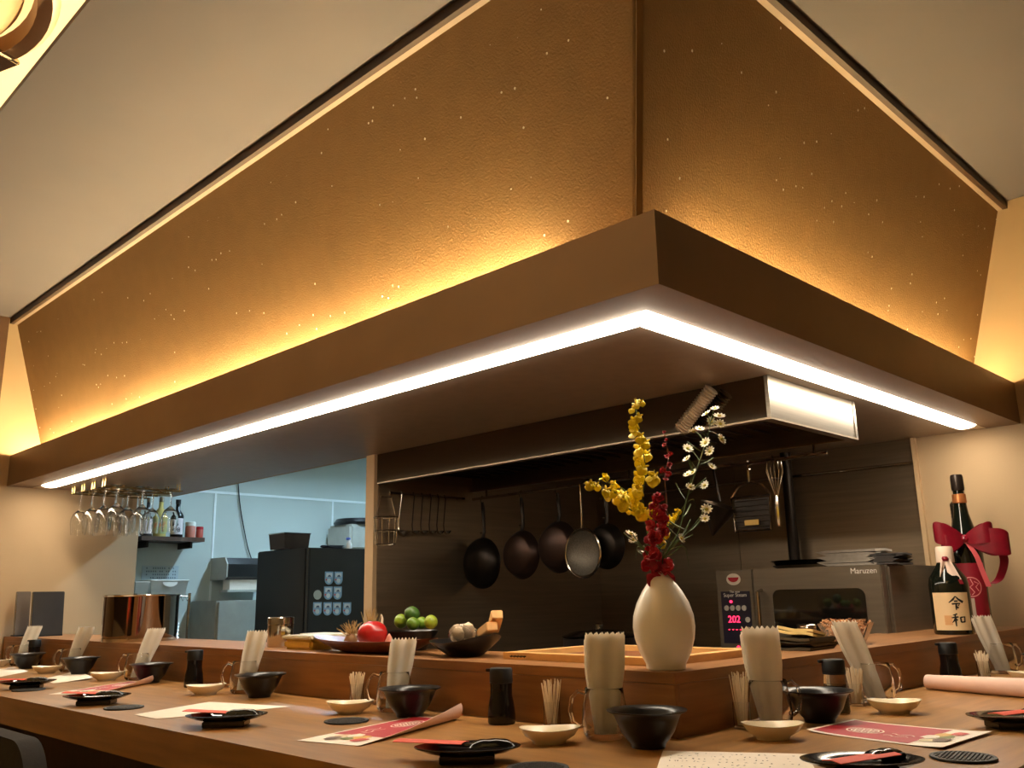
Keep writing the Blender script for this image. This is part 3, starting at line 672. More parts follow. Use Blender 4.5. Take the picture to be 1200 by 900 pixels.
# toothpick cups
for q, w, tl in (((441,822),'beside the napkins below the boat dish',.085),((669,848),'beside the corner napkin mug',.10),((866,853),'at the ledge beside tall napkins',.115),((1004,827),'beside leaning napkins below acrylic box',.095),((1154,795),'beside the napkins below the sake bottles',.085)):
    p = C_(*q); place(picks, p, 'clear cup of wooden toothpicks '+w, tall=tl)
# coasters
for q, w in (((33.5,809),'beside the black plate near the end wall'),((145,830),'before the red menu below the wine cooler'),((406,846),'beside the curled red menu'),((630,902),'at the counter edge under the corner'),((1129,889),'beside the flat red menu')):
    p = C_(*q); place(coaster, p, 'round black woven coaster '+w)
# plates with a sleeve and a towel packet
for q, rz, w, so, po in (((31,807),.25,'near the end wall beside white paper',(-.05,.025,-.5),(.03,.006,.1)),
        ((113,825.5),.1,'before the red menu below the wine cooler',(-.05,.025,-.5),(.035,.006,.15)),
        ((265,851),.05,'on the white sheet below the steel canister',(-.05,.028,-.5),(.035,.008,.1)),
        ((548,893),.0,'beside the curled red menu',(-.07,.030,-.36),(.045,.012,.15)),
        ((1012,910),-.05,'beside the flat red menu and handwritten sheet',(-.005,-.02,.55),(.04,.03,.6)),
        ((1190,853),.0,'before the rolled menu below the sake bottles',(.01,.0,.45),(.06,.03,.3))):
    p = C_(*q); a = RIGHT+rz; place(plate, p, a, 'black oval footed plate '+w)
    ca, sa = math.cos(a), math.sin(a)
    def off(dx, dy, dz): return (p.x+ca*dx-sa*dy, p.y+sa*dx+ca*dy, CT+dz)
    sleeve(off(so[0],so[1],.0318), a+so[2], 'orange-red chopstick sleeve on the plate '+w)
    packet(off(po[0],po[1]-.012,.0262), a+po[2], 'black wrapped wet towel on the plate '+w)
# sheets of paper
paper([(-30,788),(17,782),(33,787),(-12,796)], 'white sheet lying near the end of the counter')
paper([(48,797),(94,785.5),(109,796.5),(62,801)], 'white sheet below the black menu board', lift=lambda u, v: .02*max(0,u-.5)*max(0,v-.3))
paper([(157,838),(245,823),(341,828.5),(183,843)], 'white sheet under the black plate below the canister')
t_, fn = paper([(768,906),(777,880.5),(946,884.5),(962,915)], 'white sheet with handwritten notes before the dark bowl')
bm = bmesh.new(); rnd = random.Random(5)
for r_ in range(7):
    u = .06
    while u < .92:
        if rnd.random() < .62:
            L = rnd.uniform(.012,.03)
            for _ in range(2): stroke(bm, [(u+rnd.uniform(0,.01), .88-r_*.12+rnd.uniform(-.02,.02)), (u+L*rnd.uniform(.4,1), .88-r_*.12+rnd.uniform(-.03,.03))], .007, fn, .0006)
        u += rnd.uniform(.02,.06)
obj('handwriting', bm, ink(), t_, False)
# menus
def curled(c0, c1, wl, lab, flat=(.95,.70), R=.024):     # c0,c1: pixel ends of the straight long edge; wl: width towards the seats
    a, b = C_(*c0), C_(*c1); lx = b-a; wd_ = Vector((lx.y,-lx.x,0)).normalized()
    if wd_.dot(CAM-a) < 0: wd_ = -wd_
    o = Vector((a.x,a.y,CT)); fn = curl_fn((0,0,0), lx, wd_*wl, flat, R, 2)
    if lx.cross(wd_).z < 0:
        f0 = fn; fn = lambda u, v, z=0: f0(1-u, v, z)
    return menu(fn, lab, o)
curled((348,868.5),(486,840), .175, 'red menu sheet with one edge curled up beside black plate')
curled((57,814),(150,799), .17, 'red menu sheet curling up below the mirrored wine cooler')
curled((1235,815),(1112,805), .20, 'rolled menu sheet showing its pale back below sake bottles', flat=(.55,.5), R=.02)
cs_ = [C_(*q) for q in ((945,858),(1001,845.5),(1164,860),(1105,879))]; o = sum(cs_, Vector())/4; cs_ = [c-o for c in cs_]
fn = quad_fn(cs_[0], cs_[3], cs_[2], cs_[1], lambda u, v: .004*(2*u-1)**4); menu(fn, 'flat red menu sheet with white crest before the cream dishes', o)
# chair tucked under the counter
chm = mat('chair_fabric', (44,42,42), .9, var=.15, scale=40, bump=.2, bscale=150)
ch = thing('dining_chair', 'dark grey upholstered chair tucked under the counter', 'chair', (-.62,1.42,0), 0)
obj('seat', B(-.24,.24,-.24,.24,.40,.47,bev=.025), chm, ch)
bk = PR(rrect(-.25,.25,.47,.735,.12,8), .05); xform(bk, Matrix(((0,0,-1,-.20),(1,0,0,0),(0,1,0,0),(0,0,0,1)))); obj('backrest', bk, chm, ch)
for sx in (-1,1):
    for sy in (-1,1): obj('leg', TU([(sx*.2,sy*.2,.41),(sx*.22,sy*.22,0)], [.018,.013]), darkwood(), ch)
# ------------------------------------------------------------------ vase and flowers
VP = along(778, 'y', .066, LT); VP = Vector((.066, .066, LT))
vs_ = thing('vase', 'white egg-shaped porcelain vase on the ledge corner', 'vase', VP)
obj('body', LA([(0,.0),(.040,0),(.043,.002),(.0435,.012),(.056,.035),(.0655,.065),(.0685,.09),(.0665,.115),(.058,.142),(.044,.168),(.028,.190),(.0165,.204),(.0135,.211),(.0125,.211),(.0145,.203),(.02,.195),(0,.18)], n=48), vasew(), vs_)
vn = Vector((Fw.x, Fw.y, 0)).normalized()
def FP(px, py, dep=0.):
    d_ = ray(px, py); o_ = VP+vn*dep; return CAM+d_*((o_-CAM).dot(vn)/d_.dot(vn))
NECK = VP+Vector((0,0,.2))
def smooth_path(pts, n=6):
    out = []; P_ = [pts[0]]+list(pts)+[pts[-1]]
    for i in range(1, len(P_)-2):
        for k in range(n):
            t = k/n; a, b, c, d_ = P_[i-1], P_[i], P_[i+1], P_[i+2]
            out.append(.5*((2*b)+(c-a)*t+(2*a-5*b+4*c-d_)*t*t+(3*b-a-3*c+d_)*t**3))
    return out+[pts[-1]]
def petal(L, w, cup, n=5, tip=.35):
    bm = bmesh.new()
    def f(u, v):
        ww = w*math.sin(PI*min(1,(u*.86+.1)))**.7*(1 if u < .8 else 1-.5*(u-.8)/.2*tip); return ((u*L), (v-.5)*ww, cup*u*u*L-.35*cup*L*(2*v-1)**2*u)
    return sheet(f, n, 4, .0005)
def blossom(name, specs):      # specs: (count, length, width, cup, elevation, phase)
    bm = bmesh.new()
    for cnt, L, w, cup, el, ph in specs:
        for k in range(cnt):
            p_ = petal(L, w, cup); me_ = bpy.data.meshes.new('x'); xform(p_, Matrix.Rotation(2*PI*k/cnt+ph,4,'Z')@Matrix.Rotation(-el,4,'Y')); p_.to_mesh(me_); p_.free(); bm.from_mesh(me_); bpy.data.meshes.remove(me_)
    me = bpy.data.meshes.new(name); bm.to_mesh(me); bm.free()
    for q in me.polygons: q.use_smooth = True
    return me
yel = mat('orchid_yellow', (252,220,28), .5, var=.14, scale=90); grn = mat('stem_green', (74,96,44), .5, var=.2, scale=40)
redf = mat('orchid_red', (170,22,40), .5, var=.2, scale=60); whf = mat('daisy_white', (240,234,214), .6, var=.04); ygc = mat('daisy_centre', (206,190,90), .7)
def mm(me, *ms):
    for q in ms: me.materials.append(q)
    return me
ONC = mm(blossom('blossom', [(1,.021,.027,-.25,.1,-PI/2),(2,.012,.010,.2,.35,-.75),(3,.012,.0055,.2,.45,.6)]), yel)
REDB = mm(blossom('blossom', [(3,.017,.015,.25,.25,0),(2,.016,.02,.2,.4,.5),(1,.012,.014,.3,.9,-1.4)]), redf)
DSY = mm(blossom('blossom', [(10,.0095,.0042,.1,.15,0)]), whf)
def put(nm, me, p, parent, nrm, sc, roll):
    o = bpy.data.objects.new(nm, me); COL.objects.link(o); o.parent = parent
    o.rotation_mode = 'QUATERNION'; o.rotation_quaternion = Vector(nrm).to_track_quat('Z','Y') @ Matrix.Rotation(roll,3,'Z').to_quaternion()
    o.location = Vector(p)-parent.location; o.scale = (sc,sc,sc); return o
tocam = (CAM-VP).normalized()
def spray(name, lab, pix, dep, me, n, t0, spread, sc, rs, mstem, rad=.0018, cat='flower', grp='flowers in the vase'):
    pts = [NECK-Vector((0,0,.10))*0 + (FP(*pix[0])-NECK)*0] + [FP(x, y, dep*(i+1)/len(pix)) for i, (x, y) in enumerate(pix)]
    path = smooth_path(pts, 6); t_ = thing(name, lab, cat, NECK, group=grp); N_ = len(path)
    obj('stem', TU([p_-NECK for p_ in path], [rad*(1.2-.7*i/(N_-1)) for i in range(N_)], n=6), mstem, t_)
    rnd = random.Random(rs)
    for k in range(n):
        f_ = t0+(1-t0)*(k+.5)/n; i = min(int(f_*(N_-1)), N_-2); p_ = path[i].lerp(path[i+1], f_*(N_-1)-i)
        e = spread*(1.15-.75*max(0,(f_-t0)/(1-t0)))
        q_ = p_+Rt*rnd.uniform(-1,1)*e+Up*rnd.uniform(-.6,.6)*e+vn*rnd.uniform(-1,.6)*e
        put('blossom', me, q_, t_, tocam+Vector((rnd.uniform(-.8,.8),rnd.uniform(-.8,.8),rnd.uniform(-.3,.7))), sc*rnd.uniform(.8,1.1)*(1.1-.5*max(0,(f_-t0)/(1-t0))**2), rnd.uniform(-.6,.6))
    return t_, path
spray('yellow_orchid', 'tall upright spray of yellow orchids in the white vase', [(767,660),(758,620),(753,580),(757,555),(752,520),(746,490),(749,466)], -.01, ONC, 22, .36, .021, 1.12, 1, grn)
spray('yellow_orchid', 'yellow orchid spray arching towards the hanging pans', [(766,655),(757,610),(735,595),(722,578),(706,572),(686,569)], -.03, ONC, 16, .36, .024, 1.12, 2, grn)
spray('yellow_orchid', 'short yellow orchid spray between the two long sprays', [(767,655),(757,612),(747,590),(730,573),(712,565),(706,558)], .02, ONC, 8, .40, .018, 1.05, 3, grn)
spray('yellow_orchid', 'small yellow orchid sprig behind the red orchids', [(770,655),(778,625),(787,610),(795,596)], .04, ONC, 8, .4, .015, .9, 9, grn)
spray('red_orchid', 'dense dark red orchid spray hanging over the vase neck', [(771,668),(773,645),(768,620),(772,598),(770,582)], -.05, REDB, 34, .06, .025, 1.1, 4, grn)
t_, pth = spray('red_bud_stem', 'thin dark red stem with small buds above red orchids', [(772,650),(781,600),(779,560),(783,535),(778,505)], .02, REDB, 9, .55, .010, .5, 5, mat('stem_red', (96,40,40), .5))
# white daisies: one branching stem
NS = random.Random(11)
def daisies(name, lab, trunk, heads, dep, grp='flowers in the vase'):
    path = smooth_path([NECK]+[FP(x, y, dep*(i+1)/len(trunk)) for i, (x, y) in enumerate(trunk)], 6); t_ = thing(name, lab, 'flower', NECK, group=grp); N_ = len(path)
    obj('stem', TU([p_-NECK for p_ in path], [.0019*(1.15-.7*i/(N_-1)) for i in range(N_)], n=6), grn, t_)
    for (x, y, tr) in heads:
        h_ = FP(x, y, dep+NS.uniform(-.03,.03)); b_ = path[int(tr*(N_-1))]; mid = b_.lerp(h_, .55)+Vector((0,0,.006))
        obj('branch', TU([p_-NECK for p_ in smooth_path([b_, mid, h_], 4)], .0009, n=5), grn, t_)
        nr = tocam*.7+Vector((NS.uniform(-.7,.7),NS.uniform(-.7,.7),NS.uniform(.2,1.0)))
        f_ = put('blossom', DSY, h_, t_, nr, NS.uniform(1.2,1.6), NS.random())
        c_ = obj('centre', LA([(0,.003),(.002,.0026),(.0032,.0008),(.003,-.001),(0,-.001)], n=8), ygc, f_)
    for k in range(9):
        i = int((.2+.07*k)*(N_-1)); b_ = path[i]; s = 1 if k % 2 else -1
        tip = b_+Rt*s*NS.uniform(.02,.05)+Up*NS.uniform(.005,.04)+vn*NS.uniform(-.02,.02)
        d_ = tip-b_; L_ = d_.length
        lf = petal(L_, .006, .15); obj_ = obj('leaf', lf, grn, t_); obj_.rotation_mode = 'QUATERNION'; obj_.rotation_quaternion = d_.to_track_quat('X','Z'); obj_.location = b_-NECK
    return t_
daisies('daisy_stem', 'tall branching stem of white daisies reaching up beside orchids', [(780,650),(796,620),(806,580),(818,545),(828,515),(834,490)],
        [(828,485,.97),(838,479,.98),(843,488,.98),(833,494,.95),(844,497,.95),(820,503,.85),(813,505,.82),(827,519,.85),(845,515,.9),(806,526,.72),(805,538,.66),(832,529,.8),(834,547,.7),(812,554,.6),(806,556,.58),(826,569,.5),(809,571,.5)], .03)
daisies('daisy_stem', 'low side stem of white daisies leaning towards the oven', [(778,655),(792,635),(808,622),(824,600)], [(828,597,.97),(798,631,.45),(826,608,.9)], -.01)
daisies('daisy_stem', 'low side stem of white daisies leaning towards the hanging strainer', [(765,655),(752,640),(744,630)], [(739,626,.95),(742,633,.9),(757,648,.5)], -.03)
for i, (pix, w) in enumerate((([(779,650),(800,640),(806,655),(807,665)],'drooping over the vase shoulder'),([(777,650),(797,600),(812,585),(815,600)],'arching beside the daisies'),([(764,655),(748,640),(745,655)],'curling down below the yellow orchids'),([(776,655),(786,620),(783,590)],'rising behind the red orchids'))):
    t_ = thing('grass_blade', 'thin green grass blade '+w, 'leaf', NECK, group='grass blades in the vase'); pth = smooth_path([NECK]+[FP(x, y, .02*i-.02) for x, y in pix], 6); n_ = len(pth)
    obj('blade', TU([p_-NECK for p_ in pth], [.0016*(1.1-i2/n_) for i2 in range(n_)], n=5), grn, t_)
# ------------------------------------------------------------------ things on the ledge
# cypress frame behind the vase
fo = .115; FZ = at(795,776,x=fo).z-LT; FZ = .018; fy = along(589,'y',fo,LT+FZ).y; fx = along(884,'x',fo,LT+FZ).x
fr = thing('cypress_frame', 'pale cypress wood frame lying on the ledge corner behind vase', 'tray', (0,0,LT)); wdt = .034
obj('rail', B(fo,fo+wdt,fo,fy,0,FZ,bev=.0015), hinoki(), fr); obj('rail', B(fo+wdt,fx,fo,fo+wdt,0,FZ,bev=.0015), hinoki(), fr)
obj('rail', B(fx-wdt,fx,fo+wdt,fy,0,FZ,bev=.0015), hinoki(), fr); obj('rail', B(fo+wdt,fx-wdt,fy-wdt,fy,0,FZ,bev=.0015), hinoki(), fr)
obj('base_board', B(fo+wdt,fx-wdt,fo+wdt,fy-wdt,0,.004), mat('tray_brown', (120,72,40), .5, var=.2, scale=3, stretch=(2,12,2)), fr, False)
bm = bmesh.new(); yy = along(607,'y',fo,LT+FZ*.5).y
for k in range(5): stroke(bm, [(yy+.026-.012*k, FZ*.30),(yy+.022-.012*k, FZ*.62)], .003, lambda u, v, z: Vector((fo-z,u,v)))
stroke(bm, [(yy+.03,FZ*.45),(yy-.03,FZ*.5)], .003, lambda u, v, z: Vector((fo-z,u,v))); obj('maker_stamp', bm, ink(), fr, False)
# boards by the end wall
mb = mat('menu_board_grey', (92,80,70), .35, var=.08); mbk = mat('menu_board_black', (44,42,42), .3, var=.1)
for px0, px1, top, mt_, lab, yo in ((10,33,693,mb,'grey upright menu board leaning at the end wall',.03),(35,73,693,mbk,'black upright menu board beside the grey menu board',.03)):
    yb = YL-.13 if mt_ is mb else YL-.30
    a = at(px0,745,y=yb); b = at(px1,746,y=yb); z1 = at((px0+px1)/2,top,y=yb+.03).z
    a.x = max(a.x, .01)
    t_ = thing('menu_board', lab, 'menu board', (a.x,yb,LT), 0, 'menu boards on the ledge')
    hgt = z1-LT; wdt_ = min(b.x-a.x, .31)
    bd = B(0,wdt_,0,.012,0,hgt,bev=.003); xform(bd, Matrix.Rotation(-.10,4,'X')); o_ = obj('board', bd, mt_, t_)
    obj('stand_foot', B(.0,wdt_,.0,.05,0,.008), blackmatte(), t_, False)
    cpn = TU([(.002,-.001,.01),(.002,-.001,hgt-.01)], .002, n=6); xform(cpn, Matrix.Rotation(-.10,4,'X')); obj('edge_strip', cpn, chrome(), t_)
# mirrored wine cooler
p = along(163,'y',.13,LT); a = along(122,'y',.13,LT); R_ = .5*83/FPX*(p-CAM).dot(Fw); hgt = at(163,698,x=.13).z-LT
wc = thing('wine_cooler', 'mirrored dark steel wine cooler on the ledge', 'wine cooler', p)
dmir = mat('dark_mirror', (128,112,98), .05, 1, var=.03)
obj('body', LA([(0,.0),(R_*.90,0),(R_*.97,.008),(R_,.03),(R_,hgt-.006),(R_*1.02,hgt),(R_*.97,hgt),(R_*.96,.03),(0,.02)], n=56), dmir, wc)
obj('rim', TU([(R_*1.01*math.cos(2*PI*i/48),R_*1.01*math.sin(2*PI*i/48),hgt) for i in range(48)], .004, closed=True, n=6), chrome(), wc)
obj('base_ring', LA([(R_*.9,-.0),(R_*.99,.0),(R_*1.0,.014),(R_*.95,.016)], n=48), chrome(), wc)
# steel canister
p = along(328,'y',.16,LT); R_ = 15/FPX*(p-CAM).dot(Fw); hgt = at(328,723,x=.16).z-LT
t_ = thing('steel_canister', 'tall steel canister with screw lid beside the yellow container', 'canister', p)
obj('body', LA([(0,0),(R_*.95,0),(R_,.004),(R_,hgt*.74),(R_*.96,hgt*.76),(0,hgt*.76)], n=36), chrome(), t_)
obj('lid', LA([(0,hgt*.765),(R_*1.04,hgt*.765),(R_*1.04,hgt*.97),(R_*.98,hgt),(0,hgt)], n=36), chrome(), t_)
# yellow food container
p = along(362,'y',.13,LT); t_ = thing('food_container', 'yellowish plastic food container with clear lid on ledge', 'container', p); hgt = at(362,744,x=.13).z-LT
obj('tub', B(-.05,.05,-.085,.085,0,hgt-.012,bev=.01), mat('yellow_plastic', (226,186,84), .35, sub=.2), t_)
obj('lid', B(-.055,.055,-.09,.09,hgt-.012,hgt,bev=.004), mat('milky_lid', (222,216,196), .25), t_)
p2 = along(384,'y',.24,LT); t_ = thing('food_container', 'second pale plastic container behind the boat dish', 'container', p2); hgt = at(384,742,x=.24).z-LT
obj('tub', B(-.05,.05,-.10,.10,0,hgt-.012,bev=.01), mat('milky_tub', (228,206,140), .35), t_); obj('lid', B(-.055,.055,-.105,.105,hgt-.012,hgt,bev=.004), mat('milky_lid', (222,216,196), .25), t_)
# boat-shaped wooden dish
pa, pb_ = along(369,'y',.11,LT), along(507,'y',.11,LT); cy = (pa.y+pb_.y)/2; HL2 = (pa.y-pb_.y)/2
bt_ = thing('boat_dish', 'long dark wooden boat-shaped dish of vegetables on ledge', 'dish', (.12,cy,LT)); zt = at(440,750,x=.12).z-LT
def bfn(v):
    t = v.y/HL2; return Vector((v.x*(1-.25*t*t), v.y, v.z+.012*t**4*(v.z > .01)))
obj('hull', LA([(0,0),(.045,0),(.07,.008),(.105,zt-.004),(.108,zt),(.100,zt),(.068,.014),(0,.010)], n=48, sx=.92, sy=HL2/.108, fn=bfn), mat('boat_wood', (112,62,40), .4, var=.25, scale=5, stretch=(10,2,10)), bt_)
BZ = LT+.015
def tomato(px, py, r, x):
    q = along(px,'y',x,BZ+r); t_ = thing('tomato', 'red tomato lying in the boat dish', 'tomato', (x,q.y,BZ))
    rr = r
    def fn(v):
        a = math.atan2(v.y, v.x); R2 = math.hypot(v.x, v.y); k = 1+.035*math.cos(5*a)*min(1,R2/rr); return Vector((v.x*k, v.y*k, v.z))
    obj('fruit', LA([(0,.004)]+[(rr*math.sin(a)**.85, .85*rr*(1-math.cos(a))) for a in [PI*i/14 for i in range(1,14)]]+[(0,1.52*rr)], n=40, fn=fn), mat('tomato_red', (176,26,26), .3, var=.12, scale=20, coat=.3), t_)
    obj('stem_scar', LA([(0,1.58*rr),(.004,1.56*rr),(.006,1.54*rr)], n=8), mat('dry_green', (110,110,60), .7), t_)
tomato(437,741,.047,.12)
straw = mat('dry_straw', (178,148,96), .8, var=.25, scale=40)
def tuft(nm, lab, px, py, x, n, L, up, rs, base='bulb'):
    q = along(px,'y',x,BZ+.02); t_ = thing(nm, lab, 'vegetable', (x,q.y,BZ)); rn = random.Random(rs)
    obj('bulb', LA([(0,0),(.018,.006),(.022,.02),(.016,.034),(.006,.044),(0,.046)], n=16), mat('bulb_skin', (150,112,70), .6, var=.25, scale=30), t_)
    bm = bmesh.new()
    for i in range(n):
        a = rn.uniform(0,2*PI); e = rn.uniform(.5,1.3); d_ = Vector((math.cos(a)*math.cos(e),math.sin(a)*math.cos(e),math.sin(e)))
        if up: d_ = (d_+Vector((0,0,1.2))).normalized()
        b0 = Vector((0,0,.03)); m_ = b0+d_*L*.5+Vector((rn.uniform(-.008,.008),rn.uniform(-.008,.008),.002)); tube(bm, [b0, m_, b0+d_*L*rn.uniform(.8,1.1)], [.0016,.0013,.0006], n=5)
    o_ = obj('roots', bm, straw, t_); o_['kind'] = 'stuff'
tuft('ginger_root', 'bundle of dry hairy roots between green pod and tomato', 411, 740, .11, 34, .055, False, 1)
tuft('dried_stalks', 'upright dried stalks behind the tomato', 434, 730, .19, 26, .085, True, 2)
husk = mat('pale_husk', (206,186,160), .7, var=.15, scale=30)
q = along(447,'y',.19,BZ); t_ = thing('garlic_bulb', 'pale papery garlic bulb behind the tomato', 'garlic', (.19,q.y,BZ))
obj('cloves', LA([(0,0),(.02,.002),(.027,.016),(.022,.034),(.009,.05),(.005,.07),(0,.075)], n=24, fn=lambda v: Vector((v.x*(1+.08*math.cos(6*math.atan2(v.y,v.x))), v.y*(1+.08*math.cos(6*math.atan2(v.y,v.x))), v.z))), husk, t_)
obj('neck', TU([(0,0,.068),(.004,.003,.085),(.003,.008,.098)], [.005,.004,.002], n=6), husk, t_)
q = along(401,'y',.09,BZ); tag(obj('okra_pod', LA([(0,0),(.008,.006),(.011,.03),(.009,.05),(0,.055)], n=10), mat('okra_green', (128,130,54), .5, var=.15)), 'small green pod beside the dry roots', 'vegetable')
o_ = bpy.data.objects['okra_pod']; o_.location = (.10,q.y,BZ+.011); o_.rotation_euler = (0,PI/2,.9)
q = along(456,'y',.10,BZ); tag(obj('shallot', LA([(0,0),(.010,.004),(.014,.016),(.008,.03),(0,.042)], n=14), mat('shallot_pink', (196,120,100), .4, var=.15)), 'small pink shallot beside the tomato', 'vegetable')
bpy.data.objects['shallot'].location = (.10,q.y,BZ+.004)
# black bowl of limes, standing behind the boat dish end
p = along(484,'y',.30,LT); zt = max(.04, at(484,739,x=.26).z-LT)
lb = thing('lime_bowl', 'low black bowl heaped with limes behind the boat dish', 'bowl', (.26,p.y-.04,LT)); 
obj('bowl', LA([(0,0),(.05,0),(.055,.01),(.085,zt-.008),(.088,zt),(.082,zt),(.05,zt*.35),(0,zt*.3)], n=40), blackm(), lb)
lc = lb.location
for px, py, dx, r, lab, rgb in ((470,728,0,.023,'bright green lime in the bowl nearest the beige pillar',(126,150,40)),(483,720,.0,.025,'dark green lime on top of the bowl heap',(62,96,36)),(494,730,.01,.019,'small green lime in the middle of the bowl',(104,138,40)),(505,729,-.01,.021,'yellow-green lime in the bowl nearest the wooden blocks',(142,158,44)),(484,731,-.03,.02,'green lime half hidden under the top lime',(92,124,38))):
    q = at(px, py, x=lc.x+dx); q.z = max(q.z, LT+zt*.35+r)
    t_ = thing('lime', lab, 'lime', q, random.random()*3, 'limes in the black bowl')
    obj('fruit', xform(LA([(0,-1.12*r)]+[(r*math.sin(a), -1.05*r*math.cos(a)) for a in [PI*i/12 for i in range(1,12)]]+[(0,1.12*r)], n=24), Matrix.Rotation(random.uniform(.3,1.3),4,'Y')), mat('lime_%d' % rgb[0], rgb, .35, var=.15, scale=60, bump=.1, bscale=300), t_)
    obj('stem_end', LA([(0,0),(.003,0),(.0025,.002),(0,.0025)], n=8, c=(0,0,r*.98)), mat('dry_green', (110,110,60), .7), t_)
# black leaf plate with garlic wrapped in film and cut wood blocks
p = along(545,'y',.14,LT); zt = at(545,752,x=.14).z-LT; hw = .5*92/FPX*(p-CAM).dot(Fw)
sp_ = thing('serving_plate', 'wide black plate with upturned edge on the ledge', 'plate', p)
obj('plate', LA([(0,0),(.04,0),(.05,.006),(.09,zt-.006),(.094,zt),(.088,zt),(.048,.014),(0,.012)], n=40, sy=hw/.094, fn=lambda v: Vector((v.x, v.y, v.z+(v.y/hw)**2*(-.0 if v.z < .01 else (.022 if v.y < 0 else .006))))), blackm(), sp_)
q = at(543,738,x=.14); t_ = thing('wrapped_garlic', 'pale garlic cloves wrapped in clear film on black plate', 'garlic', (.14,q.y,LT+.03))
for i, (dx, dy, dz) in enumerate(((0,.02,.0),(.01,-.012,.004),(-.012,.002,.012),(.004,.03,.016),(.0,-.02,.02))): obj('clove', xform(LA([(0,-.022),(.014,-.014),(.017,.0),(.012,.014),(0,.024)], n=12), Matrix.Translation((dx,dy,dz+.022))@Matrix.Rotation(.8*i,4,'X')), husk, t_)
rn = random.Random(4); bm = bmesh.new(); bmesh.ops.create_icosphere(bm, subdivisions=3, radius=.046)
for v in bm.verts: v.co = Vector((v.co.x*.8, v.co.y*1.1, v.co.z*.62+.03))*1.0; v.co *= 1+rn.uniform(-.06,.06)
obj('film', bm, plastic(), t_, False)
wdm = mat('block_wood', (224,178,118), .55, var=.15, scale=4, stretch=(8,3,8))
for i, (px, py, a, lab) in enumerate(((570,739,.5,'pale wooden block lying across the black plate'),(574,729,.9,'second wooden block leaning on the first block'))):
    q = at(px, py, x=.15); o_ = obj('wooden_block', B(-.016,.016,-.055,.055,-.012,.012,bev=.002), wdm); o_.location = (.15+.02*i,q.y+.0,q.z); o_.rotation_euler = (-.25-.15*i,0,-.45-.2*i); tag(o_, lab, 'wood block', 'wooden blocks on the plate')
# cloth, acrylic box, steel cup
p = along(943,'x',.13,LT); t_ = thing('folded_cloth', 'folded dark cloth with pale yellow top on the ledge', 'cloth', p)
obj('cloth', towel(None,.17,.12,.035,2), [mat('olive_cloth', (66,56,36), .9, var=.15, scale=30)]*2, t_)
o_ = obj('top_cloth', towel(None,.13,.10,.018,1), [mat('pale_yellow_cloth', (222,196,128), .9, var=.08, scale=30)]*2, t_, loc=(-.012,0,.036)); o_.rotation_euler = (.1,.12,.2)
p = along(993,'x',.14,LT); hgt = at(990,727,y=.15).z-LT; hw = .5*62/FPX*(p-CAM).dot(Fw)*.98
t_ = thing('acrylic_box', 'clear flared acrylic box of brown flakes on the ledge', 'box', p, .3)
def flare(bm, a, b, z0, z1):
    lo = [bm.verts.new((x*a,y*a,z0)) for x, y in ((-1,-1),(1,-1),(1,1),(-1,1))]; hi = [bm.verts.new((x*b,y*b,z1)) for x, y in ((-1,-1),(1,-1),(1,1),(-1,1))]
    bm.faces.new(lo[::-1])
    for i in range(4): bm.faces.new((lo[i],lo[(i+1)%4],hi[(i+1)%4],hi[i]))
    return lo, hi
bm = bmesh.new(); l0, h0 = flare(bm, hw*.6, hw*.95, 0, hgt*.9); l1, h1 = flare(bm, hw*.6-.004, hw*.95-.003, .004, hgt*.9)
for i in range(4): bm.faces.new((h0[i],h0[(i+1)%4],h1[(i+1)%4],h1[i]))
obj('box', bm, glass(), t_, False)
bm = bmesh.new(); rn = random.Random(8)
for i in range(900):
    z = rn.random()*hgt*.92+.008; k = hw*(.55+.36*z/hgt)-.008; p_ = Vector((rn.uniform(-k,k),rn.uniform(-k,k),z)); s = rn.uniform(.005,.011)
    vv = [bm.verts.new(p_+Vector((rn.uniform(-s,s),rn.uniform(-s,s),rn.uniform(-s,s)*.6))) for _ in range(4)]
    bm.faces.new(vv[:3]); bm.faces.new(vv[1:])
o_ = obj('flakes', bm, mat('dry_flakes', (186,132,86), .7, var=.3, scale=60), t_, False); o_['kind'] = 'stuff'
p = along(947,'x',.26,LT); hgt = at(947,731,y=.26).z-LT; t_ = thing('ribbed_cup', 'ribbed steel cup beside the acrylic box', 'cup', p)
obj('cup', LA([(0,0),(.026,0)]+[(.028+.0022*(i % 2), .004+(hgt-.006)*i/18) for i in range(19)]+[(.024,hgt),(.024,.006),(0,.006)], n=28), chrome(), t_)
# ------------------------------------------------------------------ sake bottles with ribbon
gb = mat('bottle_green_black', (16,20,14), .12, var=.2, coat=.4)
def label_fn(R, z0):     # wraps (arc length, height) on a bottle of radius R facing local -Y
    return lambda u, v, z=0: Vector(((R+z)*math.sin(u/R), -(R+z)*math.cos(u/R), z0+v))
def wrap(bm, R, a0, a1, z0, z1, n=14):
    f = label_fn(R, 0); A = [(bm.verts.new(f(a0+(a1-a0)*i/n, z0)), bm.verts.new(f(a0+(a1-a0)*i/n, z1))) for i in range(n+1)]
    for a, b in zip(A, A[1:]): bm.faces.new((a[0], b[0], b[1], a[1]))
    return bm
pS = along(1119,'x',.065,LT); rzS = face_cam(pS)+PI/2; HS = at(1113,641,y=.065).z-LT; RS = .5*44/FPX*(pS-CAM).dot(Fw)
sk = thing('sake_bottle', 'small dark sake bottle with cream calligraphy label on ledge', 'bottle', pS, rzS, 'sake bottles on the ledge')
obj('body', LA([(0,0),(RS*.94,0),(RS,.006),(RS,HS*.56),(RS*.93,HS*.64),(RS*.55,HS*.76),(RS*.38,HS*.84),(RS*.36,HS*.93),(0,HS*.93)], n=36), gb, sk)
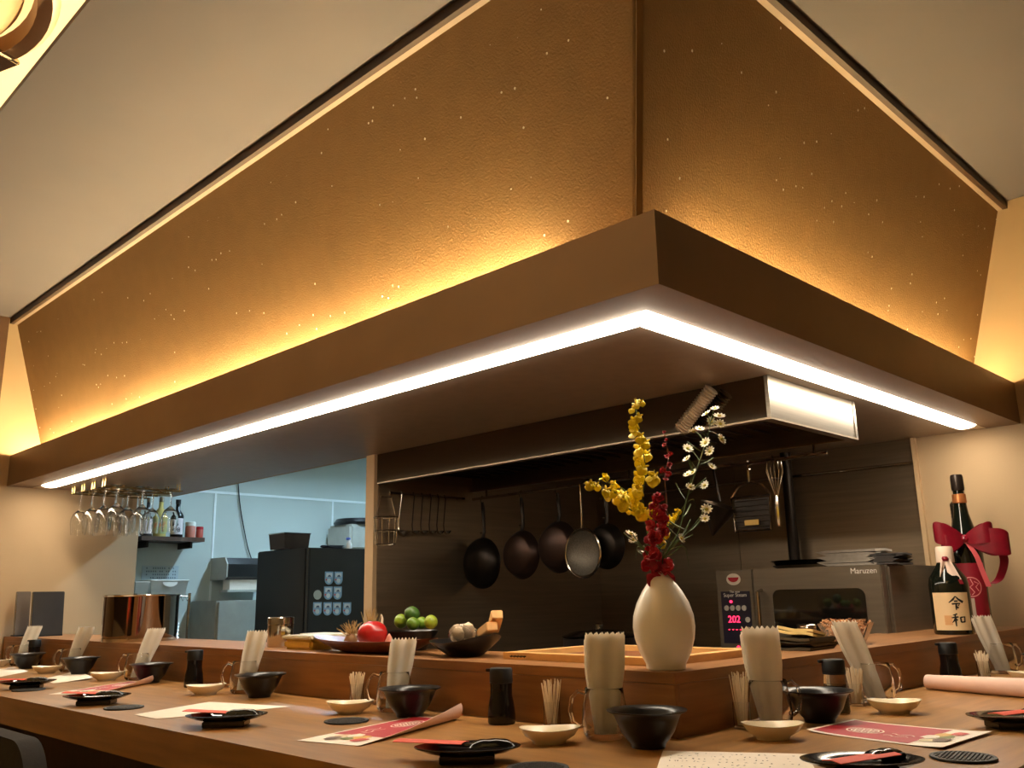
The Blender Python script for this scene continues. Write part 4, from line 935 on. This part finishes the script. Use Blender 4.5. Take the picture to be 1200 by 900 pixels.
obj('cap', LA([(RS*.385,HS*.80),(RS*.46,HS*.82),(RS*.44,HS*.98),(RS*.40,HS),(0,HS)], n=24), mat('cap_white', (226,206,186), .5), sk)
z0l, z1l = HS*.05, HS*.47; lbm = obj('label', wrap(bmesh.new(), RS+.0006, -RS*.98, RS*.98, z0l, z1l), mat('label_cream', (226,198,154), .7, var=.04), sk)
LF = label_fn(RS+.0010, 0)
def glyph(parent, strokes, cx, cz, s, mt_, f):
    bm = bmesh.new()
    for pts, w in strokes: stroke(bm, [(cx+x*s, cz+y*s) for x, y in pts], [q*s*1.45 for q in w], f)
    return obj('calligraphy', bm, mt_, parent, False)
REI = [([(0,.5),(-.2,.25),(-.5,.02)],[.05,.1,.04]), ([(0,.48),(.2,.25),(.52,.04)],[.05,.1,.14]), ([(-.13,.12),(.13,.14)],[.08,.07]), ([(-.3,-.08),(0,-.05),(.26,-.05),(.12,-.22)],[.08,.08,.1,.06]), ([(.0,-.05),(-.02,-.3),(-.04,-.52)],[.09,.09,.05]), ([(.02,-.28),(.14,-.38)],[.06,.11])]
WA = [([(-.1,.46),(-.25,.4),(-.42,.36)],[.08,.07,.04]), ([(-.52,.16),(-.25,.2),(-.02,.22)],[.06,.08,.07]), ([(-.26,.40),(-.26,0),(-.25,-.5)],[.07,.1,.06]), ([(-.26,.16),(-.38,-.08),(-.52,-.22)],[.07,.07,.03]), ([(-.24,.12),(-.12,-.05)],[.05,.09]), ([(.12,.2),(.14,-.2)],[.09,.08]), ([(.12,.18),(.46,.22),(.42,-.2)],[.07,.09,.08]), ([(.14,-.18),(.42,-.17)],[.07,.07])]
zc = (z0l+z1l)/2; sg = (z1l-z0l)*.36
glyph(lbm, REI, RS*.25, zc+sg*.62, sg, ink(), LF); glyph(lbm, WA, RS*.30, zc-sg*.62, sg*.95, ink(), LF)
bm = wrap(bmesh.new(), RS+.0011, -RS*.40, -RS*.02, zc-sg*1.0, zc-sg*.3, 6); obj('seal', bm, mat('seal_faded', (214,164,112), .7), lbm)
rib = mat('red_ribbon', (122,12,32), .3, var=.15, scale=30); ribw = mat('white_ribbon', (232,206,190), .45)
# small ribbon on the small bottle neck: white swallowtail with red hem
for s in (-1,1):
    def fn(u, v, s=s): return Vector((s*(.004+.030*v*(u*.6+.4))+(u-.5)*.02, -RS*.62-.012*v-.004*math.sin(u*5), HS*.86-v*.075))
    obj('ribbon_tail', sheet(fn, 6, 8, .0008), [ribw, ribw], sk)
    def fn2(u, v, s=s): return Vector((s*(.004+.030*(1+.2*v)*(u*.6+.4))+(u-.5)*.02, -RS*.62-.013, HS*.86-.075-.016*v))
    obj('ribbon_hem', sheet(fn2, 6, 3, .0008), [rib, rib], sk)
obj('ribbon_knot', LA([(0,-.010),(.010,-.006),(.012,.002),(.008,.009),(0,.011)], n=12, c=(0,-RS*.62,HS*.85)), rib, sk)
# big bottle behind
pB_ = along(1145,'x',.10,LT); rzB = face_cam(pB_)+PI/2; HB = at(1131,559,y=.10).z-LT; RB = .058
bb = thing('sake_bottle', 'large dark sake bottle with long neck and red ribbon bow', 'bottle', pB_, rzB, 'sake bottles on the ledge')
obj('body', LA([(0,0),(RB*.95,0),(RB,.008),(RB,HB*.48),(RB*.94,HB*.54),(RB*.72,HB*.64),(RB*.47,HB*.74),(RB*.36,HB*.84),(RB*.34,HB*.90),(0,HB*.90)], n=40), gb, bb)
obj('cap', LA([(0,HB*.895),(RB*.40,HB*.895),(RB*.42,HB*.91),(RB*.41,HB*.985),(RB*.36,HB),(0,HB)], n=24), mat('cap_dark', (50,40,34), .3, .5), bb)
obj('neck_band', LA([(RB*.40,HB*.81),(RB*.46,HB*.815),(RB*.43,HB*.87),(RB*.38,HB*.872)], n=28), mat('copper_band', (190,120,70), .35, .6), bb)
lb2 = obj('label', wrap(bmesh.new(), RB+.0006, -RB*1.1, RB*1.1, HB*.08, HB*.42), mat('label_crimson', (150,24,44), .5, var=.08), bb)
bm = bmesh.new(); f = label_fn(RB+.0012, 0); zc = HB*.27
stroke(bm, [(.036*math.cos(2*PI*i/30), zc+.036*math.sin(2*PI*i/30)) for i in range(31)], .0035, f)
for pts in ([(-.03,.01),(-.018,.022),(-.008,.005),(-.02,-.01)],[(0,.03),(.008,.01),(-.004,.0),(.01,-.02),(0,-.03)],[(.012,.02),(.028,.012),(.016,0),(.026,-.016)],[(-.024,-.02),(-.01,-.012),(-.006,-.03)]): stroke(bm, [(x, zc+y) for x, y in pts], .0032, f)
obj('emblem', bm, mat('emblem_pink', (232,150,150), .5), lb2, False)
obj('lower_label', wrap(bmesh.new(), RB+.0008, -RB*1.0, RB*.1, HB*.06, HB*.2), mat('label_grey', (196,176,160), .6), bb)
# ribbon bow round the big bottle
bz = at(1130,632,y=.08).z-LT; bw = thing('ribbon_bow', 'large shiny red ribbon bow tied round the sake bottles', 'ribbon', (pB_.x,pB_.y,LT+bz), rzB)
def loop(s, L, Hh, lift):        # a full ribbon loop: out along the front, back behind, pinched at the knot
    def fn(u, v):
        a = 2*PI*u; o_ = (1-math.cos(a))/2; w_ = .016+Hh*math.sin(PI*(.04+.72*o_))
        x = s*L*o_; y = -RB-.034+.030*math.sin(a)*o_**.5-.012*o_; z = (v-.5)*w_+lift*o_+.006*math.sin(9*v+3*a)*o_
        return Vector((x, y, z))
    return sheet(fn, 30, 10, .0008)
obj('loop', loop(-1,.105,.070,.030), [rib,rib], bw); obj('loop', loop(1,.150,.085,-.022), [rib,rib], bw)
obj('loop', loop(-1,.085,.055,-.025), [rib,rib], bw); obj('loop', loop(1,.10,.060,.025), [rib,rib], bw)
obj('knot', LA([(0,-.018),(.014,-.012),(.019,0),(.014,.012),(0,.018)], n=16, c=(0,-RB-.03,0)), rib, bw)
obj('band', TU([((RB*.9)*math.cos(2*PI*i/32), (RB*.9)*math.sin(2*PI*i/32), .0) for i in range(32)], .006, closed=True, n=6), rib, bw)
def tail(pts, w): 
    P_ = smooth_path([Vector(p_) for p_ in pts], 8); n_ = len(P_)-1
    def fn(u, v): 
        i = min(int(u*n_), n_-1); p_ = P_[i].lerp(P_[i+1], u*n_-i); return p_+Vector(((v-.5)*w, (v-.5)*w*.3, 0))
    return sheet(fn, 24, 4, .0008)
obj('tail', tail([(0,-RB-.03,0),(.03,-RB-.045,-.06),(.045,-RB-.045,-.12),(.06,-RB-.05,-.18)], .018), [mat('pink_ribbon',(206,90,96),.35)]*2, bw)
obj('tail', tail([(.03,-RB-.02,0),(.10,-RB+.01,-.02),(.125,-RB+.01,-.08),(.10,-RB,-.15),(.07,-RB-.03,-.17)], .03), [rib,rib], bw)
obj('tail', tail([(-.02,-RB-.03,.0),(-.055,-RB-.05,-.015),(-.075,-RB-.05,-.045)], .03), [rib,rib], bw)
# dark ribbed bottle behind
p3 = Vector((2.40,.20,LT)); H3 = at(1150,585,x=2.40).z-LT
t_ = thing('wine_bottle', 'dark ribbed bottle standing behind the ribboned sake bottle', 'bottle', p3, 0, 'sake bottles on the ledge')
obj('body', LA([(0,0),(.05,0),(.053,.008),(.053,H3*.5),(.046,H3*.62),(.030,H3*.75),(.018,H3*.86),(0,H3*.86)], n=36), gb, t_)
obj('foil', LA([(.019,H3*.72+.02)]+[(.0195+.0012*(i % 2), H3*(.74+.24*i/16)) for i in range(17)]+[(.012,H3),(0,H3)], n=24), mat('foil_dark', (64,54,46), .35, .7), t_)
# ------------------------------------------------------------------ wine glass rack under the soffit
gr = thing('glass_rack', 'brass wire wine glass rack under the canopy soffit', 'rack', (0,0,ZS)); GZ = -.042; GX0, GX1 = .22, .66
GY = [3.80, 3.95, 4.10, 4.25]
for y in GY:
    for s in (-1,1):
        obj('rail', TU([(GX0,y+s*.017,GZ),(GX1,y+s*.017,GZ)], .0032, n=6), brass(), gr)
        for x in (GX0+.004, GX1-.02): obj('post', TU([(x,y+s*.017,GZ),(x,y+s*.017,0)], .0032, n=6), brass(), gr)
for x in (GX0+.10, GX1-.05): obj('cross_bar', TU([(x,GY[0]-.03,GZ+.007),(x,GY[-1]+.03,GZ+.007)], .003, n=6), brass(), gr)
WG = [(.033,0),(.034,.002),(.012,.0045),(.0042,.012),(.0036,.07),(.0042,.082),(.012,.09),(.026,.105),(.035,.13),(.036,.155),(.030,.205),(.0292,.205),(.035,.155),(.034,.13),(.025,.107),(.010,.0925),(0,.091)]
WG = [(r*1.28, z*1.18) for r, z in WG]; wg = None
for i, (x, yi) in enumerate(((.27,3),(.39,3),(.51,3),(.28,2),(.41,2),(.54,2),(.29,1),(.42,1),(.56,1),(.30,0),(.44,0),(.60,0))):
    lab = 'clear stemmed wine glass hanging upside down in the brass rack'
    if wg is None:
        wg = thing('wine_glass', lab, 'wine glass', (x,GY[yi],ZS+GZ+.010), 0, 'wine glasses in the rack')
        obj('glass', xform(LA([(0,0)]+WG, n=28), Matrix.Rotation(PI,4,'X')), glass(), wg)
    else: dup(wg, (x,GY[yi],ZS+GZ+.010), 0, lab, 'wine glasses in the rack')
# ------------------------------------------------------------------ pantry
fyy = 3.4; q = at(363,641,y=fyy); fz = q.z; fyb = at(302,645,x=q.x).y; fx1 = 1.92
fg = thing('fridge', 'black fridge with blue shield stickers in the pantry', 'fridge', (q.x,fyy,0))
fb = mat('fridge_black', (24,26,29), .3, var=.1, scale=5); fdm = mat('fridge_door', (34,40,46), .22, var=.08, scale=5)
obj('body', B(0,fx1-q.x,.04,fyb-fyy,.02,fz,bev=.006), fb, fg); fd = obj('door', B(0,fx1-q.x,-.0,.036,.06,fz-.004,bev=.006), fdm, fg)
obj('handle', TU([(fx1-q.x-.06,-.002,fz-.45),(fx1-q.x-.06,-.035,fz-.43),(fx1-q.x-.06,-.035,fz-.2),(fx1-q.x-.06,-.002,fz-.18)], .008), chrome(), fd)
stb = mat('sticker_blue', (128,176,220), .4, var=.1, scale=60); stw = mat('sticker_pale', (200,222,240), .4); std = mat('sticker_dark', (60,84,130), .4); str_ = mat('sticker_red', (190,80,100), .4)
def shield(px, py, w, h_):
    c = at(px, py, y=fyy); cx, cz = c.x-q.x, c.z
    poly = [(-w/2,h_/2),(-w/2,-h_*.15)]+[(-w/2*math.cos(PI*i/8), -h_*.15-h_*.35*math.sin(PI*i/8)) for i in range(1,8)]+[(w/2,-h_*.15),(w/2,h_/2)]
    M_ = Matrix(((1,0,0,cx),(0,0,-1,-.0005),(0,1,0,cz),(0,0,0,1)))
    s_ = obj('sticker', xform(PR(poly, .0012), M_), stb, fd, False)
    obj('picture', xform(PR([(-w*.36,h_*.08),(w*.36,h_*.08),(w*.36,h_*.40),(-w*.36,h_*.40)], .0006), Matrix.Translation((0,-.0013,0))@M_), stw, s_, False)
    obj('picture', xform(PR([(-w*.2,h_*.1),(w*.25,h_*.1),(w*.1,h_*.26),(-.1*w,h_*.22)], .0004), Matrix.Translation((0,-.0021,0))@M_), std, s_, False)
    obj('mark', xform(PR([(w*.24*math.cos(a)-.0, -h_*.2+w*.24*math.sin(a)) for a in [2*PI*i/12 for i in range(12)]], .0006), Matrix.Translation((0,-.0013,0))@M_), stw, s_, False)
    obj('mark', xform(PR([(-w*.34+w*.1*math.cos(a), -h_*.12+w*.1*math.sin(a)) for a in [2*PI*i/8 for i in range(8)]], .0006), Matrix.Translation((0,-.0013,0))@M_), str_, s_, False)
for px, py in ((385.5,677.5),(396.5,677.5),(384.5,695),(395.5,695),(371.8,713.5),(383.8,713.5),(394.8,713.5),(406.5,713.5)): shield(px, py, .058, .075)
c = at(372,697,y=fyy); obj('round_sticker', xform(LA([(0,0),(.027,0),(.027,.0012),(0,.0012)], n=24), Matrix.Translation((c.x-q.x,-.0005,c.z))@Matrix.Rotation(PI/2,4,'X')), mat('sticker_grey', (170,190,196), .3), fd, False)
# things on the fridge
p = Vector((q.x+.12, fyy+.40, fz)); r_ = .085
t_ = thing('stock_pot', 'dark rectangular pot standing on the black fridge', 'pot', (at(339,640,y=fyy+.3).x, fyy+.3, fz)); hgt = at(339,626,y=fyy+.3).z-fz
bm = bmesh.new(); l0, h0 = flare(bm, .082, .09, 0, hgt); l1, h1 = flare(bm, .078, .086, .004, hgt)
for i in range(4): bm.faces.new((h0[i],h0[(i+1)%4],h1[(i+1)%4],h1[i]))
obj('pot', bm, mat('brown_pot', (58,48,44), .3, .4, var=.2), t_, False); obj('rim', TU([(-.09,-.09,hgt),(.09,-.09,hgt),(.09,.09,hgt),(-.09,.09,hgt)], .004, closed=True, n=6), chrome(), t_)
c = at(409,640,y=fyy+.2); t_ = thing('white_bottle', 'small white spray bottle on the fridge', 'bottle', (c.x,fyy+.2,fz)); obj('body', LA([(0,0),(.018,0),(.018,.04),(.008,.055),(.008,.065),(0,.065)], n=16), mat('white_enamel', (230,232,230), .4), t_); obj('nozzle', xform(B(-.022,.008,-.007,.007,.062,.078,bev=.003), Matrix.Identity(4)), mat('nozzle_blue', (90,110,190), .4), t_)
c = at(392,641,y=fyy+.12); tag(obj('dish_cloth', xform(towel(None,.12,.09,.022,2), Matrix.Translation((c.x,fyy+.14,fz))), [mat('cloth_slate', (60,66,80), .9)]*2), 'slate folded dish cloth on the fridge', 'cloth')
# white machine on a shelf beyond the pillar
c = at(418,628,y=4.72)
t_ = thing('wall_shelf', 'pale wall shelf beside the beige pillar', 'shelf', (c.x,0,0)); zsh = at(410,645,y=4.72).z
obj('board', B(-.25,.55,4.60,4.995,zsh-.03,zsh), mat('shelf_grey', (150,150,142), .5), t_, False); obj('bracket', B(-.2,-.18,4.7,4.995,zsh-.18,zsh-.03), chrome(), t_, False); obj('bracket', B(.4,.42,4.7,4.995,zsh-.18,zsh-.03), chrome(), t_, False)
t_ = thing('rice_cooker', 'pale box appliance with black lid on the pantry shelf', 'appliance', (c.x,4.78,zsh)); z1 = at(415,615,y=4.72).z-zsh
obj('body', B(-.12,.30,-.15,.18,0,z1,bev=.02), mat('appliance_grey', (160,160,150), .4), t_); obj('lid', LA([(0,z1),(.20,z1),(.21,z1+.02),(.19,z1+.05),(0,z1+.055)], n=36, c=(.08,.01,0)), blackm(), t_)
# towel dispenser, cable
x0, x1 = at(250,670,y=4.95).x, at(304,670,y=4.95).x; z0, z1 = at(275,680,y=4.95).z, at(275,655,y=4.95).z
t_ = thing('towel_dispenser', 'dark paper towel dispenser on the pantry wall', 'dispenser', (x0,4.995,z0))
pr = [(0,0),(0,z1-z0),(-.20,z1-z0),(-.235,(z1-z0)*.7),(-.235,.02),(-.2,0)]
bm = bmesh.new(); prism(bm, pr, x1-x0-.02, lambda v: Vector((v.z+.01, v.x, v.y))); obj('cover', bm, blackm(), t_, False)
for xx in (0, x1-x0-.01): obj('cheek', prism(bmesh.new(), pr, .01, lambda v, xx=xx: Vector((v.z+xx, v.x*1.02, v.y*1.02))), mat('appliance_grey', (160,160,150), .4), t_, False)
obj('paper', B(.05,x1-x0-.03,-.20,-.10,-.07,.0), paperw(), t_, False); obj('tray', B(.03,x1-x0-.02,-.21,-.09,-.085,-.07), mat('appliance_grey', (160,160,150), .4), t_, False)
pts = smooth_path([at(*a, y=4.985) for a in ((279,565),(281,590),(285,615),(290,640),(295,656))], 5)
tag(obj('power_cable', TU(pts, .004, n=6), blackmatte()), 'thin dark cable running down the pantry wall', 'cable')
x0 = at(302,700,y=4.9).x
t_ = thing('pantry_cabinet', 'pale low cabinet under the towel dispenser', 'cabinet', (at(247,700,y=4.7).x,4.62,0)); zc_ = at(275,700,y=4.62).z-.02
obj('body', B(0,.42,0,.37,0,zc_,bev=.004), mat('cabinet_grey', (150,152,142), .45), t_); cdr = obj('door', B(.012,.408,-.018,0,.08,zc_-.01,bev=.003), mat('cabinet_grey', (150,152,142), .45), t_); obj('handle', TU([(.37,-.018,zc_-.3),(.37,-.04,zc_-.28),(.37,-.04,zc_-.1),(.37,-.018,zc_-.08)], .006), iron(), cdr)
# wire shelf with white baskets
wx0, wx1 = .78, at(222,700,y=4.62).x; wz = at(200,699,y=4.62).z
ws = thing('wire_rack', 'chrome wire shelf rack by the pantry opening', 'rack', (0,0,0))
for x in (wx0, wx1):
    for y in (4.62, 4.95): obj('post', TU([(x,y,0),(x,y,wz+.02)], .011, n=10), chrome(), ws)
zig = [(wx0+(wx1-wx0)*i/24, 4.62, wz-(.03 if i % 2 else .0)) for i in range(25)]
obj('truss', TU(zig, .003, n=5), chrome(), ws)
for i in range(9): y = 4.62+.33*i/8; obj('wire', TU([(wx0,y,wz),(wx1,y,wz)], .003, n=5), chrome(), ws)
for i in range(6): z = CT+.05+i*.022; obj('wire', TU([(wx0,4.62,z),(wx1-.06,4.62,z)], .0022, n=5), chrome(), ws)
def basket(xa, xb, zz, hh_, mt_, lab, cat='basket', name='plastic_basket'):
    t_ = thing(name, lab, cat, ((xa+xb)/2,4.75,zz)); w_ = (xb-xa)/2
    bm = bmesh.new(); 
    lo = [bm.verts.new((x*w_*.9,y*.11,0)) for x, y in ((-1,-1),(1,-1),(1,1),(-1,1))]; hi = [bm.verts.new((x*w_,y*.125,hh_)) for x, y in ((-1,-1),(1,-1),(1,1),(-1,1))]
    bm.faces.new(lo)
    for i in range(4): bm.faces.new((lo[i],lo[(i+1)%4],hi[(i+1)%4],hi[i]))
    bmesh.ops.solidify(bm, geom=bm.faces[:], thickness=.004)
    obj('tub', bm, mt_, t_, False); obj('rim', TU([(-w_,-.125,hh_),(w_,-.125,hh_),(w_,.125,hh_),(-w_,.125,hh_)], .005, closed=True, n=6), mt_, t_); return t_
wpl = mat('white_plastic', (214,216,206), .4)
bx0, bx1 = at(177,690,y=4.62).x, at(225,690,y=4.62).x; bz1 = at(200,681,y=4.62).z
t_ = basket(bx0, min(bx1, wx1-.01), wz+.004, bz1-wz, wpl, 'white plastic basket with cut-out grip on the wire rack')
w_ = (min(bx1, wx1-.01)-bx0)/2
obj('grip', prism(bmesh.new(), [(.05*math.cos(PI+PI*i/10), .03*math.sin(PI+PI*i/10)) for i in range(11)], .003, lambda v: Vector((v.x, -.124-v.z, v.y+bz1-wz-.01))), mat('grip_pale', (236,238,230), .4), t_, False)
t_ = basket(wx0+.0, bx0-.01, wz+.004, (bz1-wz)*.9, wpl, 'small white basket on the wire rack beside the wall edge')
ORD = ('first','second','third','fourth')
for i, px in enumerate((183,192,204,214)):
    c = at(px,680,y=4.75); tag(obj('jar', LA([(0,0),(.022,0),(.024,.01),(.024,.05),(.018,.055),(.018,.065),(0,.066)], n=16), blackm(), loc=(c.x,4.75,wz+.012)), ORD[i]+' black lidded jar in the white basket from the wall edge', 'jar', 'jars in the white basket')
# a pale panel of small print above the basket
x0, x1 = at(166,670,y=4.995).x, at(209,670,y=4.995).x; z0, z1 = at(188,680,y=4.995).z, at(188,663,y=4.995).z
t_ = thing('notice_sheet', 'pale printed notice on the pantry wall above the basket', 'notice', ((x0+x1)/2,4.995,z0)); obj('sheet', B(x0-(x0+x1)/2,x1-(x0+x1)/2,-.002,0,0,z1-z0), mat('notice_paper', (176,192,196), .7), t_, False)
bm = bmesh.new(); rn = random.Random(2)
for r_ in range(4):
    for k in range(14):
        u = -.10+.0155*k
        if rn.random() < .8 and abs(u) < (x1-x0)/2-.02: stroke(bm, [(u,(z1-z0)*(.16+.22*r_)),(u+.008,(z1-z0)*(.18+.22*r_))], .010, lambda a, b, z: Vector((a,-.0024-z,b)))
obj('printing', bm, mat('print_grey', (110,124,132), .7), t_, False)
# bottle shelf
bs_y = 4.86; x0, x1 = at(166,632,y=bs_y-.12).x, at(240,632,y=bs_y-.12).x; zb = at(205,629,y=bs_y-.12).z
t_ = thing('bottle_shelf', 'dark wooden bottle shelf on the pantry wall', 'shelf', ((x0+x1)/2,bs_y,zb)); hw = (x1-x0)/2
obj('board', B(-hw,hw,-.12,.135,-.028,0), darkwood(), t_, False)
for s in (-1,1): obj('bracket', B(s*hw*.7-.008,s*hw*.7+.008,-.06,.135,-.07,-.028), iron(), t_, False)
def sbottle(px, R, H, shape, body, lab, labmat=None, cap=None, art=None, cat='bottle', name='liquor_bottle'):
    c = along(px,'x',bs_y-.03,zb) if False else at(px, 620, y=bs_y-.03); t_ = thing(name, lab, cat, (c.x,bs_y-.03,zb), face_cam(c)+PI/2, 'bottles on the pantry shelf')
    obj('body', LA([(0,0),(R*.94,0),(R,.005),(R,H*shape),(R*.85,H*(shape+.06)),(R*.36,H*(shape+.17)),(R*.34,H*.95),(0,H*.95)], n=28), body, t_)
    obj('cap', LA([(R*.36,H*.88),(R*.42,H*.88),(R*.42,H),(0,H)], n=20), cap or chrome(), t_)
    if labmat: 
        l_ = obj('label', wrap(bmesh.new(), R+.0006, -R*1.15, R*1.15, H*.08, H*(shape-.06)), labmat, t_)
        if art:
            bm = bmesh.new(); f = label_fn(R+.0012, 0); rn = random.Random(px)
            for k in range(7): cx_, cz_ = rn.uniform(-.5,.5)*R, H*rn.uniform(.16,shape-.14); stroke(bm, [(cx_+.007*math.cos(2*PI*i/8), cz_+.007*math.sin(2*PI*i/8)) for i in range(9)], .005, f)
            obj('label_print', bm, art, l_, False)
sbottle(172, .034, .26, .55, mat('bottle_clear_dark', (60,56,52), .1), 'pale labelled bottle beside the yellow bottle on the shelf', mat('label_pale', (206,196,196), .6))
sbottle(187, .042, .27, .56, mat('bottle_amber', (206,186,110), .08, var=.1), 'yellow bottle with green and orange label on the shelf', mat('label_green', (110,150,100), .6, rgb2=(210,180,110), scale=18), art=mat('print_orange', (214,120,60), .6))
sbottle(207, .042, .26, .56, blackgloss(), 'dark bottle with pale floral label on the shelf', mat('label_pale', (206,196,196), .6), cap=blackm(), art=ink())
for px, R, H, rgb, lab in ((223,.034,.11,(186,110,90),'pink jar with white lid on the bottle shelf'),(234,.024,.08,(170,70,54),'small red jar at the end of the bottle shelf')):
    c = at(px, 622, y=bs_y-.04); t_ = thing('storage_jar', lab, 'jar', (c.x,bs_y-.04,zb), 0, 'jars on the pantry shelf')
    obj('body', LA([(0,0),(R,0),(R*1.02,.005),(R,H*.7),(R*.9,H*.74),(0,H*.74)], n=24), mat('jar_%d' % rgb[0], rgb, .4, var=.15), t_); obj('lid', LA([(0,H*.74),(R*1.02,H*.74),(R*1.02,H*.97),(R*.9,H),(0,H)], n=24), wpl if px == 223 else redp(), t_)
